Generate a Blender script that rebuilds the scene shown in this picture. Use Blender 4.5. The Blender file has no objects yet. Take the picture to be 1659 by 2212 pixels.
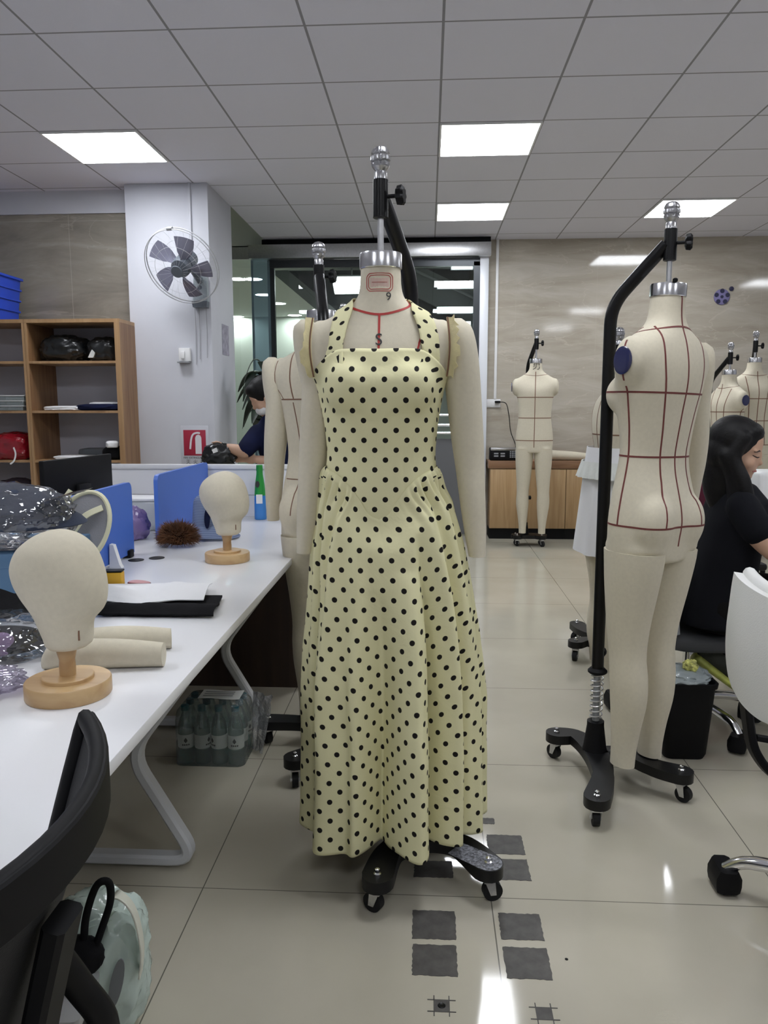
import bpy, bmesh, math, random
import numpy as np
from mathutils import Vector, Matrix, Euler, noise
from mathutils.bvhtree import BVHTree
random.seed(7)
PI = math.pi
COL = bpy.context.scene.collection
V = Vector

# ---------------------------------------------------------------- materials
def nt(name):
    m = bpy.data.materials.new(name); m.use_nodes = True
    t = m.node_tree; b = t.nodes['Principled BSDF']
    return m, t, b

def mat(name, col, rough=.5, metal=0, noise_s=0, noise_a=.06, bump=0, bump_s=200, coat=0, spec=None, emit=0, sheen=0, alpha=1, trans=0):
    m, t, b = nt(name)
    b.inputs['Base Color'].default_value = (*col, 1)
    b.inputs['Roughness'].default_value = rough
    b.inputs['Metallic'].default_value = metal
    if coat: b.inputs['Coat Weight'].default_value = coat; b.inputs['Coat Roughness'].default_value = .08
    if spec is not None: b.inputs['Specular IOR Level'].default_value = spec
    if sheen: b.inputs['Sheen Weight'].default_value = sheen
    if emit:
        b.inputs['Emission Color'].default_value = (*col, 1); b.inputs['Emission Strength'].default_value = emit
    if alpha < 1: b.inputs['Alpha'].default_value = alpha
    if trans: b.inputs['Transmission Weight'].default_value = trans
    tc = t.nodes.new('ShaderNodeTexCoord')
    if noise_s:
        n = t.nodes.new('ShaderNodeTexNoise'); n.inputs['Scale'].default_value = noise_s; n.inputs['Detail'].default_value = 5
        t.links.new(tc.outputs['Object'], n.inputs['Vector'])
        r = t.nodes.new('ShaderNodeValToRGB')
        r.color_ramp.elements[0].position = .3; r.color_ramp.elements[1].position = .7
        r.color_ramp.elements[0].color = (*[max(0, c*(1-noise_a)) for c in col], 1)
        r.color_ramp.elements[1].color = (*[min(1, c*(1+noise_a)) for c in col], 1)
        t.links.new(n.outputs['Fac'], r.inputs['Fac']); t.links.new(r.outputs['Color'], b.inputs['Base Color'])
    if bump:
        n2 = t.nodes.new('ShaderNodeTexNoise'); n2.inputs['Scale'].default_value = bump_s; n2.inputs['Detail'].default_value = 3
        t.links.new(tc.outputs['Object'], n2.inputs['Vector'])
        bp = t.nodes.new('ShaderNodeBump'); bp.inputs['Strength'].default_value = bump; bp.inputs['Distance'].default_value = .002
        t.links.new(n2.outputs['Fac'], bp.inputs['Height']); t.links.new(bp.outputs['Normal'], b.inputs['Normal'])
    return m

def clear_mat(name, tint=(1, 1, 1), refl=.12, rough=.05, film=.0, filmcol=(.8, .85, .9), bump=0, bs=14):
    """thin clear sheet: transparent, with a fresnel reflection and an optional milky film"""
    m = bpy.data.materials.new(name); m.use_nodes = True; t = m.node_tree; t.nodes.clear()
    out = t.nodes.new('ShaderNodeOutputMaterial'); tr = t.nodes.new('ShaderNodeBsdfTransparent'); tr.inputs['Color'].default_value = (*tint, 1)
    gl = t.nodes.new('ShaderNodeBsdfGlossy'); gl.inputs['Roughness'].default_value = rough
    df = t.nodes.new('ShaderNodeBsdfDiffuse'); df.inputs['Color'].default_value = (*filmcol, 1)
    lw = t.nodes.new('ShaderNodeLayerWeight'); lw.inputs['Blend'].default_value = .25
    mp = t.nodes.new('ShaderNodeMath'); mp.operation = 'MULTIPLY_ADD'; mp.inputs[1].default_value = .7; mp.inputs[2].default_value = refl
    t.links.new(lw.outputs['Fresnel'], mp.inputs[0])
    m1 = t.nodes.new('ShaderNodeMixShader'); m1.inputs['Fac'].default_value = film
    m2 = t.nodes.new('ShaderNodeMixShader')
    t.links.new(tr.outputs[0], m1.inputs[1]); t.links.new(df.outputs[0], m1.inputs[2])
    t.links.new(mp.outputs[0], m2.inputs[0]); t.links.new(m1.outputs[0], m2.inputs[1]); t.links.new(gl.outputs[0], m2.inputs[2])
    t.links.new(m2.outputs[0], out.inputs['Surface'])
    if bump:
        tc = t.nodes.new('ShaderNodeTexCoord'); n = t.nodes.new('ShaderNodeTexNoise'); n.inputs['Scale'].default_value = bs; n.inputs['Detail'].default_value = 4
        t.links.new(tc.outputs['Object'], n.inputs['Vector'])
        bp = t.nodes.new('ShaderNodeBump'); bp.inputs['Strength'].default_value = bump; bp.inputs['Distance'].default_value = .02
        t.links.new(n.outputs['Fac'], bp.inputs['Height']); t.links.new(bp.outputs['Normal'], gl.inputs['Normal'])
        t.links.new(bp.outputs['Normal'], lw.inputs['Normal'])
    return m

def wood_mat(name, c0, c1, rough=.45, axis='Z', scale=9, stretch=.08):
    m, t, b = nt(name); b.inputs['Roughness'].default_value = rough
    tc = t.nodes.new('ShaderNodeTexCoord'); mp = t.nodes.new('ShaderNodeMapping')
    s = [scale, scale, scale]; s['XYZ'.index(axis)] = scale*stretch; mp.inputs['Scale'].default_value = s
    n = t.nodes.new('ShaderNodeTexNoise'); n.inputs['Scale'].default_value = 3.2; n.inputs['Detail'].default_value = 8; n.inputs['Distortion'].default_value = .6
    r = t.nodes.new('ShaderNodeValToRGB'); r.color_ramp.elements[0].position = .32; r.color_ramp.elements[1].position = .68
    r.color_ramp.elements[0].color = (*c0, 1); r.color_ramp.elements[1].color = (*c1, 1)
    t.links.new(tc.outputs['Object'], mp.inputs['Vector']); t.links.new(mp.outputs['Vector'], n.inputs['Vector'])
    t.links.new(n.outputs['Fac'], r.inputs['Fac']); t.links.new(r.outputs['Color'], b.inputs['Base Color'])
    return m

def mnode(t, op, a, b=None, c=None):
    n = t.nodes.new('ShaderNodeMath'); n.operation = op
    for i, x in enumerate((a, b, c)):
        if x is None: continue
        if isinstance(x, (int, float)): n.inputs[i].default_value = x
        else: t.links.new(x, n.inputs[i])
    return n.outputs[0]

def grid_line(t, coord, off, step, half):
    """1 on a joint line of a grid, 0 elsewhere"""
    f = mnode(t, 'FRACT', mnode(t, 'ADD', mnode(t, 'DIVIDE', mnode(t, 'SUBTRACT', coord, off), step), .5))
    d = mnode(t, 'ABSOLUTE', mnode(t, 'SUBTRACT', f, .5))
    return mnode(t, 'LESS_THAN', d, half/step)

# ---------------------------------------------------------------- geometry
class G:
    """collects shapes, links them as ONE mesh object"""
    def __init__(s): s.bm = bmesh.new(); s.uv = None
    def box(s, lo, hi, bev=0, seg=2, M=None):
        r = bmesh.ops.create_cube(s.bm, size=1)
        vs = r['verts']; lo = V(lo); hi = V(hi)
        for v in vs: v.co = V(((lo[i]+hi[i])/2 + v.co[i]*(hi[i]-lo[i]) for i in range(3)))
        if bev:
            es = list({e for v in vs for e in v.link_edges})
            rb = bmesh.ops.bevel(s.bm, geom=es, offset=bev, segments=seg, affect='EDGES', profile=.5)
            vs = list({v for f in rb['faces'] for v in f.verts} | {v for v in vs if v.is_valid})
        if M is not None: bmesh.ops.transform(s.bm, matrix=M, verts=[v for v in vs if v.is_valid])
        return s
    def loft(s, rings, cap0=True, cap1=True, closed=True, loop=False):
        bm = s.bm; R = [[bm.verts.new(p) for p in r] for r in rings]; n = len(R[0])
        rr = range(len(R)) if loop else range(len(R)-1)
        for i in rr:
            a = R[i]; b = R[(i+1) % len(R)]
            for j in range(n if closed else n-1):
                k = (j+1) % n
                try: bm.faces.new((a[j], a[k], b[k], b[j]))
                except ValueError: pass
        if closed and not loop:
            if cap0: bm.faces.new(list(reversed(R[0])))
            if cap1: bm.faces.new(R[-1])
        return s
    def tube(s, pts, r, n=10, cap=True, flat=None, up=None, loop=False):
        """r: number or list; flat=(ru, rv) factors for an oval / flat bar"""
        P = [V(p) for p in pts]; L = len(P); rings = []; fu, fv = flat or (1, 1)
        prev = None
        for i in range(L):
            if loop: d = P[(i+1) % L]-P[i-1]
            else: d = P[min(i+1, L-1)]-P[max(i-1, 0)]
            d.normalize()
            if up is not None: u = V(up)-d*d.dot(V(up))
            elif prev is None: u = d.orthogonal()
            else: u = prev-d*d.dot(prev)
            if u.length < 1e-6: u = d.orthogonal()
            u.normalize(); prev = u; w = d.cross(u)
            rad = r[i] if isinstance(r, (list, tuple)) else r
            rings.append([P[i]+(u*math.cos(2*PI*k/n)*fu+w*math.sin(2*PI*k/n)*fv)*rad for k in range(n)])
        return s.loft(rings, cap, cap, True, loop)
    def bar(s, pts, w, h, up=(0, 0, 1), loop=False):
        """rectangular bar along a path: h along up, w across"""
        P = [V(p) for p in pts]; L = len(P); rings = []
        for i in range(L):
            d = (P[(i+1) % L]-P[i-1]) if loop else (P[min(i+1, L-1)]-P[max(i-1, 0)])
            d.normalize(); u = V(up[i] if isinstance(up, list) else up); u = u-d*d.dot(u)
            if u.length < 1e-6: u = d.orthogonal()
            u.normalize(); q = d.cross(u)
            c = .22*min(w, h)
            pr = [(-w/2+c, -h/2), (w/2-c, -h/2), (w/2, -h/2+c), (w/2, h/2-c), (w/2-c, h/2), (-w/2+c, h/2), (-w/2, h/2-c), (-w/2, -h/2+c)]
            rings.append([P[i]+q*a+u*b for a, b in pr])
        return s.loft(rings, True, True, True, loop)
    def lathe(s, prof, c=(0, 0, 0), n=28, axis='Z', cap=True):
        c = V(c); rings = []
        for r, h in prof:
            ring = []
            for k in range(n):
                a = 2*PI*k/n; p = V((r*math.cos(a), r*math.sin(a), h))
                if axis == 'X': p = V((p.z, p.x, p.y))
                elif axis == 'Y': p = V((p.y, p.z, p.x))
                ring.append(c+p)
            rings.append(ring)
        return s.loft(rings, cap, cap)
    def cyl(s, a, b, r, r2=None, n=20): 
        return s.tube([a, b], [r, r2 if r2 is not None else r], n)
    def ball(s, c, r, n=20, m=12, M=None):
        c = V(c); r = (r, r, r) if isinstance(r, (int, float)) else r; rings = []
        for i in range(1, m):
            t = PI*i/m-PI/2
            rings.append([V((r[0]*math.cos(t)*math.cos(2*PI*k/n), r[1]*math.cos(t)*math.sin(2*PI*k/n), r[2]*math.sin(t))) for k in range(n)])
        if M is not None: rings = [[M @ p for p in q] for q in rings]
        rings = [[c+p for p in q] for q in rings]
        return s.loft(rings)
    def poly(s, pts, th):
        """thick plate from an outline (list of points) extruded by vector th"""
        th = V(th); a = [V(p) for p in pts]; return s.loft([a, [p+th for p in a]])
    def sheet(s, grid, th=.002, closed=False):
        """grid of points -> thick sheet (offset along the normals)"""
        R = len(grid); N = len(grid[0]); g = [[V(p) for p in r] for r in grid]
        def nrm(i, j):
            a = g[min(i+1, R-1)][j]-g[max(i-1, 0)][j]
            if closed: b = g[i][(j+1) % N]-g[i][j-1]
            else: b = g[i][min(j+1, N-1)]-g[i][max(j-1, 0)]
            q = a.cross(b); return q.normalized() if q.length > 1e-12 else V((0, 0, 1))
        A = [[s.bm.verts.new(g[i][j]) for j in range(N)] for i in range(R)]
        B = [[s.bm.verts.new(g[i][j]-nrm(i, j)*th) for j in range(N)] for i in range(R)]
        NN = N if closed else N-1
        for i in range(R-1):
            for j in range(NN):
                k = (j+1) % N
                s.bm.faces.new((A[i][j], A[i+1][j], A[i+1][k], A[i][k])); s.bm.faces.new((B[i][j], B[i][k], B[i+1][k], B[i+1][j]))
        for j in range(NN):
            k = (j+1) % N
            s.bm.faces.new((A[0][j], A[0][k], B[0][k], B[0][j])); s.bm.faces.new((A[-1][j], B[-1][j], B[-1][k], A[-1][k]))
        if not closed:
            for i in range(R-1):
                s.bm.faces.new((A[i][0], B[i][0], B[i+1][0], A[i+1][0])); s.bm.faces.new((A[i][-1], A[i+1][-1], B[i+1][-1], B[i][-1]))
        return s
    def xf(s, M): bmesh.ops.transform(s.bm, matrix=M, verts=s.bm.verts); return s
    def build(s, name, m, parent=None, loc=None, rot=None, smooth=40):
        bmesh.ops.recalc_face_normals(s.bm, faces=s.bm.faces)
        me = bpy.data.meshes.new(name); s.bm.to_mesh(me); s.bm.free()
        return link(name, me, m, parent, loc, rot, smooth)

def link(name, me, m, parent=None, loc=None, rot=None, smooth=40):
    o = bpy.data.objects.new(name, me); COL.objects.link(o)
    if m is not None and not me.materials: me.materials.append(m)
    if smooth:
        for p in me.polygons: p.use_smooth = True
        me.set_sharp_from_angle(angle=math.radians(smooth))
    if parent: o.parent = parent
    if loc: o.location = loc
    if rot: o.rotation_euler = rot
    return o

def tag(o, label, cat, group=None, kind=None):
    o['label'] = label; o['category'] = cat
    if group: o['group'] = group
    if kind: o['kind'] = kind
    return o
def thing(name, label, cat, loc=(0, 0, 0), rz=0, group=None):
    o = bpy.data.objects.new(name, None); COL.objects.link(o); o.empty_display_size = .1
    o.location = loc; o.rotation_euler = (0, 0, rz)
    return tag(o, label, cat, group)
def struct(o, label=None, cat=None):
    o['kind'] = 'structure'
    if label: o['label'] = label
    if cat: o['category'] = cat
    return o
def copy_tree(o, parent=None):
    c = o.copy(); COL.objects.link(c); c.parent = parent
    for ch in list(o.children): copy_tree(ch, c)
    return c

def interp(tab, z):
    """smooth interpolation of table rows (z, a, b, ...) sorted by z"""
    T = tab
    if z <= T[0][0]: return T[0][1:]
    if z >= T[-1][0]: return T[-1][1:]
    for i in range(len(T)-1):
        if T[i][0] <= z <= T[i+1][0]:
            t = (z-T[i][0])/(T[i+1][0]-T[i][0])
            p0 = T[max(i-1, 0)]; p1 = T[i]; p2 = T[i+1]; p3 = T[min(i+2, len(T)-1)]; out = []
            for k in range(1, len(p1)):
                h = p2[0]-p1[0]
                m1 = (p2[k]-p0[k])/(p2[0]-p0[0])*h if p2[0] != p0[0] else 0
                m2 = (p3[k]-p1[k])/(p3[0]-p1[0])*h if p3[0] != p1[0] else 0
                out.append((2*t**3-3*t*t+1)*p1[k]+(t**3-2*t*t+t)*m1+(-2*t**3+3*t*t)*p2[k]+(t**3-t*t)*m2)
            return out

def spline(pts, n=8, loop=False):
    P = [V(p) for p in pts]; L = len(P); out = []
    for i in range(L if loop else L-1):
        g = (lambda k: P[k % L]) if loop else (lambda k: P[max(0, min(L-1, k))])
        a, b, c, d = g(i-1), g(i), g(i+1), g(i+2)
        for k in range(n):
            t = k/n
            out.append(.5*((2*b)+(c-a)*t+(2*a-5*b+4*c-d)*t*t+(3*b-a-3*c+d)*t**3))
    if not loop: out.append(P[-1])
    return out

def fillet(pts, r, n=6):
    """polyline with rounded corners"""
    P = [V(p) for p in pts]; out = [P[0]]
    for i in range(1, len(P)-1):
        a = (P[i-1]-P[i]); b = (P[i+1]-P[i]); q = min(r, a.length*.49, b.length*.49)
        a = P[i]+a.normalized()*q; b = P[i]+b.normalized()*q
        for k in range(n+1):
            t = k/n; out.append(a*(1-t)**2+P[i]*2*t*(1-t)+b*t*t)
    out.append(P[-1]); return out

def remesh(gs, voxel, smooth=3, fac=.5):
    """fuse closed shapes into one continuous surface"""
    me = bpy.data.meshes.new('body'); bmesh.ops.recalc_face_normals(gs.bm, faces=gs.bm.faces); gs.bm.to_mesh(me); gs.bm.free()
    o = bpy.data.objects.new('body', me); COL.objects.link(o)
    md = o.modifiers.new('r', 'REMESH'); md.mode = 'VOXEL'; md.voxel_size = voxel
    dg = bpy.context.evaluated_depsgraph_get(); dg.update()
    me2 = bpy.data.meshes.new_from_object(o.evaluated_get(dg)); bpy.data.objects.remove(o); bpy.data.meshes.remove(me)
    bm = bmesh.new(); bm.from_mesh(me2)
    for _ in range(smooth): bmesh.ops.smooth_vert(bm, verts=bm.verts, factor=fac, use_axis_x=True, use_axis_y=True, use_axis_z=True)
    bm.to_mesh(me2); bm.free(); return me2

def bvh_of(me):
    bm = bmesh.new(); bm.from_mesh(me); b = BVHTree.FromBMesh(bm); bm.free(); return b

def snap(bvh, p, off):
    q, n, _, _ = bvh.find_nearest(V(p))
    d = V(p)-q
    if n.dot(d) < 0 and d.length > .06: n = -n
    return q+n*off, n

def tape(g, bvh, pts, w=.006, n=6, loop=False, off=.0009, straight=False):
    """flat ribbon lying on a surface"""
    P = pts if straight else spline(pts, n, loop)
    S = [snap(bvh, p, off) for p in P]; rings = []
    L = len(S)
    for i, (p, nr) in enumerate(S):
        a = S[(i+1) % L][0] if loop else S[min(i+1, L-1)][0]; b = S[i-1][0] if (loop or i) else S[0][0]
        d = a-b
        if d.length < 1e-6: continue
        s = d.normalized().cross(nr).normalized()
        rings.append([p-s*w/2, p+s*w/2, p+s*w/2-nr*.0025, p-s*w/2-nr*.0025])
    if len(rings) > 1: g.loft(rings, True, True, True, loop)

def ring_pts(bvh, z, a0=0, a1=2*PI, n=48, r=.6, c=(0, 0), dz=None):
    out = []
    for i in range(n+1):
        a = a0+(a1-a0)*i/n; zz = z+(dz(a) if dz else 0); o = V((c[0]+r*math.sin(a), c[1]-r*math.cos(a), zz))
        h = bvh.ray_cast(o, (V((c[0], c[1], zz))-o).normalized())
        if h[0] is not None: out.append(h[0])
    return out

def text_mesh(s, size, extrude=.0004, align='CENTER'):
    cu = bpy.data.curves.new('t', 'FONT'); cu.body = s; cu.size = size; cu.extrude = extrude; cu.align_x = align; cu.align_y = 'CENTER'
    o = bpy.data.objects.new('t', cu); COL.objects.link(o)
    dg = bpy.context.evaluated_depsgraph_get(); dg.update()
    me = bpy.data.meshes.new_from_object(o.evaluated_get(dg)); bpy.data.objects.remove(o); bpy.data.curves.remove(cu)
    return me

def lump_mesh(size, seed=0, amp=.12, freq=2.2, sub=4, flat=.25, ridge=0, boxy=1.0):
    """crumpled soft body sitting on z=0: size = (x, y, z) extents"""
    bm = bmesh.new(); bmesh.ops.create_icosphere(bm, subdivisions=sub, radius=1)
    off = V((seed*3.17, seed*1.31, seed*7.7))
    for v in bm.verts:
        p = v.co.copy()
        if boxy != 1:
            p = V([math.copysign(abs(c)**boxy, c) for c in p])
        d = noise.noise(p*freq+off)*amp + noise.noise(p*freq*2.7+off)*amp*.45
        if ridge: d += (1-abs(noise.noise(p*freq*1.6+off*2))*3.2)*ridge
        p *= 1+d
        if p.z < -flat*1.6: p.z = -flat*1.6+(p.z+flat*1.6)*.06
        v.co = p
    zs = [v.co.z for v in bm.verts]; z0 = min(zs); z1 = max(zs)
    for v in bm.verts: v.co = V((v.co.x*size[0]/2, v.co.y*size[1]/2, (v.co.z-z0)/(z1-z0)*size[2]))
    me = bpy.data.meshes.new('lump'); bm.to_mesh(me); bm.free(); return me
def RZ(a): return Matrix.Rotation(a, 4, 'Z')
def RX(a): return Matrix.Rotation(a, 4, 'X')
def RY(a): return Matrix.Rotation(a, 4, 'Y')
def T(*p): return Matrix.Translation(V(p))

# ---------------------------------------------------------------- shared materials
M = {}
M['linen'] = mat('linen', (.655, .60, .47), .85, noise_s=90, noise_a=.03, bump=.25, bump_s=900, sheen=.1)
M['linen_yellow'] = mat('raw_edge_cloth', (.70, .62, .36), .9, noise_s=30, noise_a=.12, bump=.4, bump_s=300)
M['tape_red'] = mat('red_tape', (.42, .035, .03), .6)
M['tape_dark'] = mat('dark_red_tape', (.16, .035, .03), .6)
M['tape_brown'] = mat('brown_tape', (.20, .10, .06), .6)
M['ink'] = mat('ink', (.03, .03, .03), .6)
M['chrome'] = mat('chrome', (.82, .82, .84), .14, 1)
M['steel'] = mat('brushed_steel', (.60, .60, .61), .33, 1, noise_s=60, noise_a=.06)
M['black_metal'] = mat('black_enamel', (.0035, .0035, .004), .33, spec=.3)
M['black_cast'] = mat('black_cast_iron', (.0045, .0045, .005), .45, spec=.35, bump=.15, bump_s=400)
M['black_plastic'] = mat('black_plastic', (.004, .004, .005), .55, spec=.2)
M['rubber'] = mat('dark_rubber', (.010, .010, .011), .6, spec=.3)
M['grey_plastic'] = mat('grey_plastic', (.30, .31, .33), .5)
M['white_paint'] = mat('white_paint', (.60, .61, .66), .55, noise_s=5, noise_a=.02)
M['white_lam'] = mat('white_laminate', (.80, .80, .82), .3, coat=.25)
M['white_metal'] = mat('white_powder_coat', (.62, .63, .65), .4)
M['white_plastic'] = mat('white_plastic', (.82, .82, .82), .4)
M['white_cloth'] = mat('white_cloth', (.82, .82, .83), .9, bump=.3, bump_s=120)
M['black_cloth'] = mat('black_cloth', (.005, .005, .006), .9, spec=.2, noise_s=25, noise_a=.3, bump=.3, bump_s=200)
M['navy_cloth'] = mat('navy_cloth', (.006, .009, .036), .9, spec=.2, noise_s=12, noise_a=.25, bump=.3, bump_s=150)
M['blue_lam'] = mat('blue_laminate', (.055, .15, .56), .45, noise_s=3, noise_a=.04)
M['skin'] = mat('skin', (.58, .36, .25), .5, noise_s=14, noise_a=.05)
M['hair'] = mat('black_hair', (.0035, .003, .0035), .55, spec=.3, bump=.6, bump_s=90)
M['pine'] = wood_mat('pine_wood', (.47, .29, .135), (.62, .43, .22), .35, 'X', 6, .12)
M['oak'] = wood_mat('oak_laminate', (.40, .25, .115), (.53, .36, .19), .4, 'Z', 9, .06)
M['oak_dark'] = wood_mat('brown_wood_edge', (.20, .10, .05), (.29, .16, .085), .4, 'X', 8, .08)
M['shelf_wood'] = wood_mat('shelf_wood', (.20, .10, .045), (.33, .19, .09), .45, 'Z', 9, .06)
M['shelf_edge'] = wood_mat('shelf_edge_wood', (.36, .21, .10), (.46, .29, .15), .45, 'Z', 9, .06)
M['wenge'] = wood_mat('dark_brown_panel', (.022, .012, .008), (.04, .022, .014), .4, 'Z', 7, .06)
M['clear'] = clear_mat('clear_plastic', refl=.15, rough=.06, film=.03, bump=1.0, bs=7)
M['glass'] = clear_mat('door_glass', tint=(.86, .93, .91), refl=.04, rough=.01)
M['red'] = mat('red', (.55, .02, .03), .4)
M['yellow'] = mat('yellow', (.75, .42, .03), .5)
# ---------------------------------------------------------------- room
CEIL = 2.968; YB = 8.05
def floor_mat():
    m, t, b = nt('polished_floor_tile')
    g = t.nodes.new('ShaderNodeNewGeometry'); s = t.nodes.new('ShaderNodeSeparateXYZ'); t.links.new(g.outputs['Position'], s.inputs[0])
    j = mnode(t, 'MAXIMUM', grid_line(t, s.outputs[0], -.621, .8, .0016), grid_line(t, s.outputs[1], 1.973, .8, .0014))
    n = t.nodes.new('ShaderNodeTexNoise'); n.inputs['Scale'].default_value = 1.6; n.inputs['Detail'].default_value = 8
    t.links.new(g.outputs['Position'], n.inputs['Vector'])
    r = t.nodes.new('ShaderNodeValToRGB'); r.color_ramp.elements[0].color = (.465, .435, .35, 1); r.color_ramp.elements[1].color = (.535, .50, .41, 1)
    r.color_ramp.elements[0].position = .35; r.color_ramp.elements[1].position = .65
    t.links.new(n.outputs['Fac'], r.inputs['Fac'])
    mx = t.nodes.new('ShaderNodeMix'); mx.data_type = 'RGBA'; mx.inputs[7].default_value = (.16, .15, .125, 1)
    t.links.new(j, mx.inputs[0]); t.links.new(r.outputs['Color'], mx.inputs[6]); t.links.new(mx.outputs[2], b.inputs['Base Color'])
    b.inputs['Roughness'].default_value = .075; b.inputs['Specular IOR Level'].default_value = .5
    return m
def ceiling_mat():
    m, t, b = nt('ceiling_tile')
    g = t.nodes.new('ShaderNodeNewGeometry'); s = t.nodes.new('ShaderNodeSeparateXYZ'); t.links.new(g.outputs['Position'], s.inputs[0])
    j = mnode(t, 'MAXIMUM', grid_line(t, s.outputs[0], .055, .6, .006), grid_line(t, s.outputs[1], 3.59, .6, .006))
    mx = t.nodes.new('ShaderNodeMix'); mx.data_type = 'RGBA'
    mx.inputs[6].default_value = (.76, .755, .84, 1); mx.inputs[7].default_value = (.30, .295, .32, 1)
    t.links.new(j, mx.inputs[0]); t.links.new(mx.outputs[2], b.inputs['Base Color'])
    n = t.nodes.new('ShaderNodeTexNoise'); n.inputs['Scale'].default_value = 180; n.inputs['Detail'].default_value = 3
    t.links.new(g.outputs['Position'], n.inputs['Vector'])
    bp = t.nodes.new('ShaderNodeBump'); bp.inputs['Strength'].default_value = .12; bp.inputs['Distance'].default_value = .002
    t.links.new(n.outputs['Fac'], bp.inputs['Height']); t.links.new(bp.outputs['Normal'], b.inputs['Normal'])
    b.inputs['Roughness'].default_value = .85
    return m
def marble_mat(name, c0, c1, c2, vx, ox, vz, oz, rough=.07, va=.45):
    m, t, b = nt(name)
    g = t.nodes.new('ShaderNodeNewGeometry'); s = t.nodes.new('ShaderNodeSeparateXYZ'); t.links.new(g.outputs['Position'], s.inputs[0])
    mp = t.nodes.new('ShaderNodeMapping'); mp.inputs['Scale'].default_value = (.55, .55, 2.6); mp.inputs['Rotation'].default_value = (0, -.10, 0)
    t.links.new(g.outputs['Position'], mp.inputs['Vector'])
    n = t.nodes.new('ShaderNodeTexNoise'); n.inputs['Scale'].default_value = 2.2; n.inputs['Detail'].default_value = 9; n.inputs['Roughness'].default_value = .62; n.inputs['Distortion'].default_value = .7
    t.links.new(mp.outputs['Vector'], n.inputs['Vector'])
    r = t.nodes.new('ShaderNodeValToRGB'); e = r.color_ramp.elements
    e[0].position = .30; e[0].color = (*c0, 1); e[1].position = .56; e[1].color = (*c1, 1)
    q = e.new(.66); q.color = (*c2, 1)
    t.links.new(n.outputs['Fac'], r.inputs['Fac'])
    # thin pale veins
    n2 = t.nodes.new('ShaderNodeTexNoise'); n2.inputs['Scale'].default_value = 1.5; n2.inputs['Detail'].default_value = 6; n2.inputs['Distortion'].default_value = 1.2
    t.links.new(mp.outputs['Vector'], n2.inputs['Vector'])
    d = mnode(t, 'ABSOLUTE', mnode(t, 'SUBTRACT', n2.outputs['Fac'], .52)); vein = mnode(t, 'MULTIPLY', mnode(t, 'LESS_THAN', d, .006), va)
    mv = t.nodes.new('ShaderNodeMix'); mv.data_type = 'RGBA'; mv.inputs[7].default_value = (.55, .50, .42, 1)
    t.links.new(vein, mv.inputs[0]); t.links.new(r.outputs['Color'], mv.inputs[6])
    j = mnode(t, 'MULTIPLY', mnode(t, 'MAXIMUM', grid_line(t, s.outputs[0], ox, vx, .002), grid_line(t, s.outputs[2], oz, vz, .0015)), .5)
    mx = t.nodes.new('ShaderNodeMix'); mx.data_type = 'RGBA'; mx.inputs[7].default_value = (.50, .46, .39, 1)
    t.links.new(j, mx.inputs[0]); t.links.new(mv.outputs[2], mx.inputs[6]); t.links.new(mx.outputs[2], b.inputs['Base Color'])
    b.inputs['Roughness'].default_value = rough
    return m
FM = floor_mat(); CM = ceiling_mat()
WM = marble_mat('beige_marble_tile', (.36, .315, .25), (.465, .425, .355), (.51, .475, .41), .8, .87, 1.2, .35)
WL = marble_mat('grey_brown_marble_tile', (.20, .18, .15), (.29, .265, .225), (.35, .325, .28), .8, -2.78, 1.2, .35, .25, .18)
XL, XR, YF = -4.6, 6.0, -3.2
struct(G().box((XL, YF, -.1), (XR, 15.2, 0)).build('floor', FM, smooth=0), 'polished beige tile floor', 'floor')
# ceiling: main field, with the open recess beside the pillar
g = G()
g.box((XL, YF, CEIL), (XR, 6.62, CEIL+.04)).box((-1.64, 6.62, CEIL), (XR, YB, CEIL+.04)).box((XL, 6.62, CEIL), (-2.3, YB, CEIL+.04))
struct(g.build('ceiling', CM, smooth=0), 'grey ceiling of square tiles', 'ceiling')
recess = mat('pale_green_grey_plaster', (.82, .86, .78), .8)
struct(G().box((-2.34, 8.0, 2.92), (-1.63, 8.05, 3.7)).box((-2.34, 6.6, 3.66), (-1.63, 8.0, 3.7)).box((-2.34, 6.6, CEIL+.04), (-2.3, 8.0, 3.66)).box((-1.64, 6.62, CEIL+.04), (-1.6, 8.0, 3.66)).box((-2.34, 6.57, CEIL+.04), (-1.6, 6.62, 3.66)).build('trim_1', recess, smooth=0), 'pale plaster of the ceiling recess beside the pillar', 'recess')
struct(G().box((.58, YB, 0), (XR, YB+.2, CEIL)).build('wall_back', WM, smooth=0), 'beige marble tile wall behind the cabinet', 'wall')
struct(G().box((XL, 6.08, 0), (-2.26, 6.25, 2.80)).build('wall_left', WL, smooth=0), 'grey brown marble tile wall above the shelves', 'wall')
struct(G().box((XL, 6.06, 2.80), (-2.26, 6.25, CEIL)).build('trim_2', M['white_paint'], smooth=0), 'white band along the top of the tiled wall', 'trim')
struct(G().box((-2.267, 5.91, 0), (-1.638, 6.6, CEIL), .006).build('pillar', M['white_paint']), 'white square pillar carrying the wall fan', 'pillar')
struct(G().box((XL-.2, YF, 0), (XL, 6.1, CEIL)).build('wall_side', M['white_paint'], smooth=0), 'white side wall', 'wall')
struct(G().box((XR, YF, 0), (XR+.2, YB+.2, CEIL)).build('wall_right', M['white_paint'], smooth=0), 'white right wall', 'wall')
struct(G().box((XL, YF-.2, 0), (XR, YF, CEIL)).build('wall_rear', M['white_paint'], smooth=0), 'white rear wall', 'wall')

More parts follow.
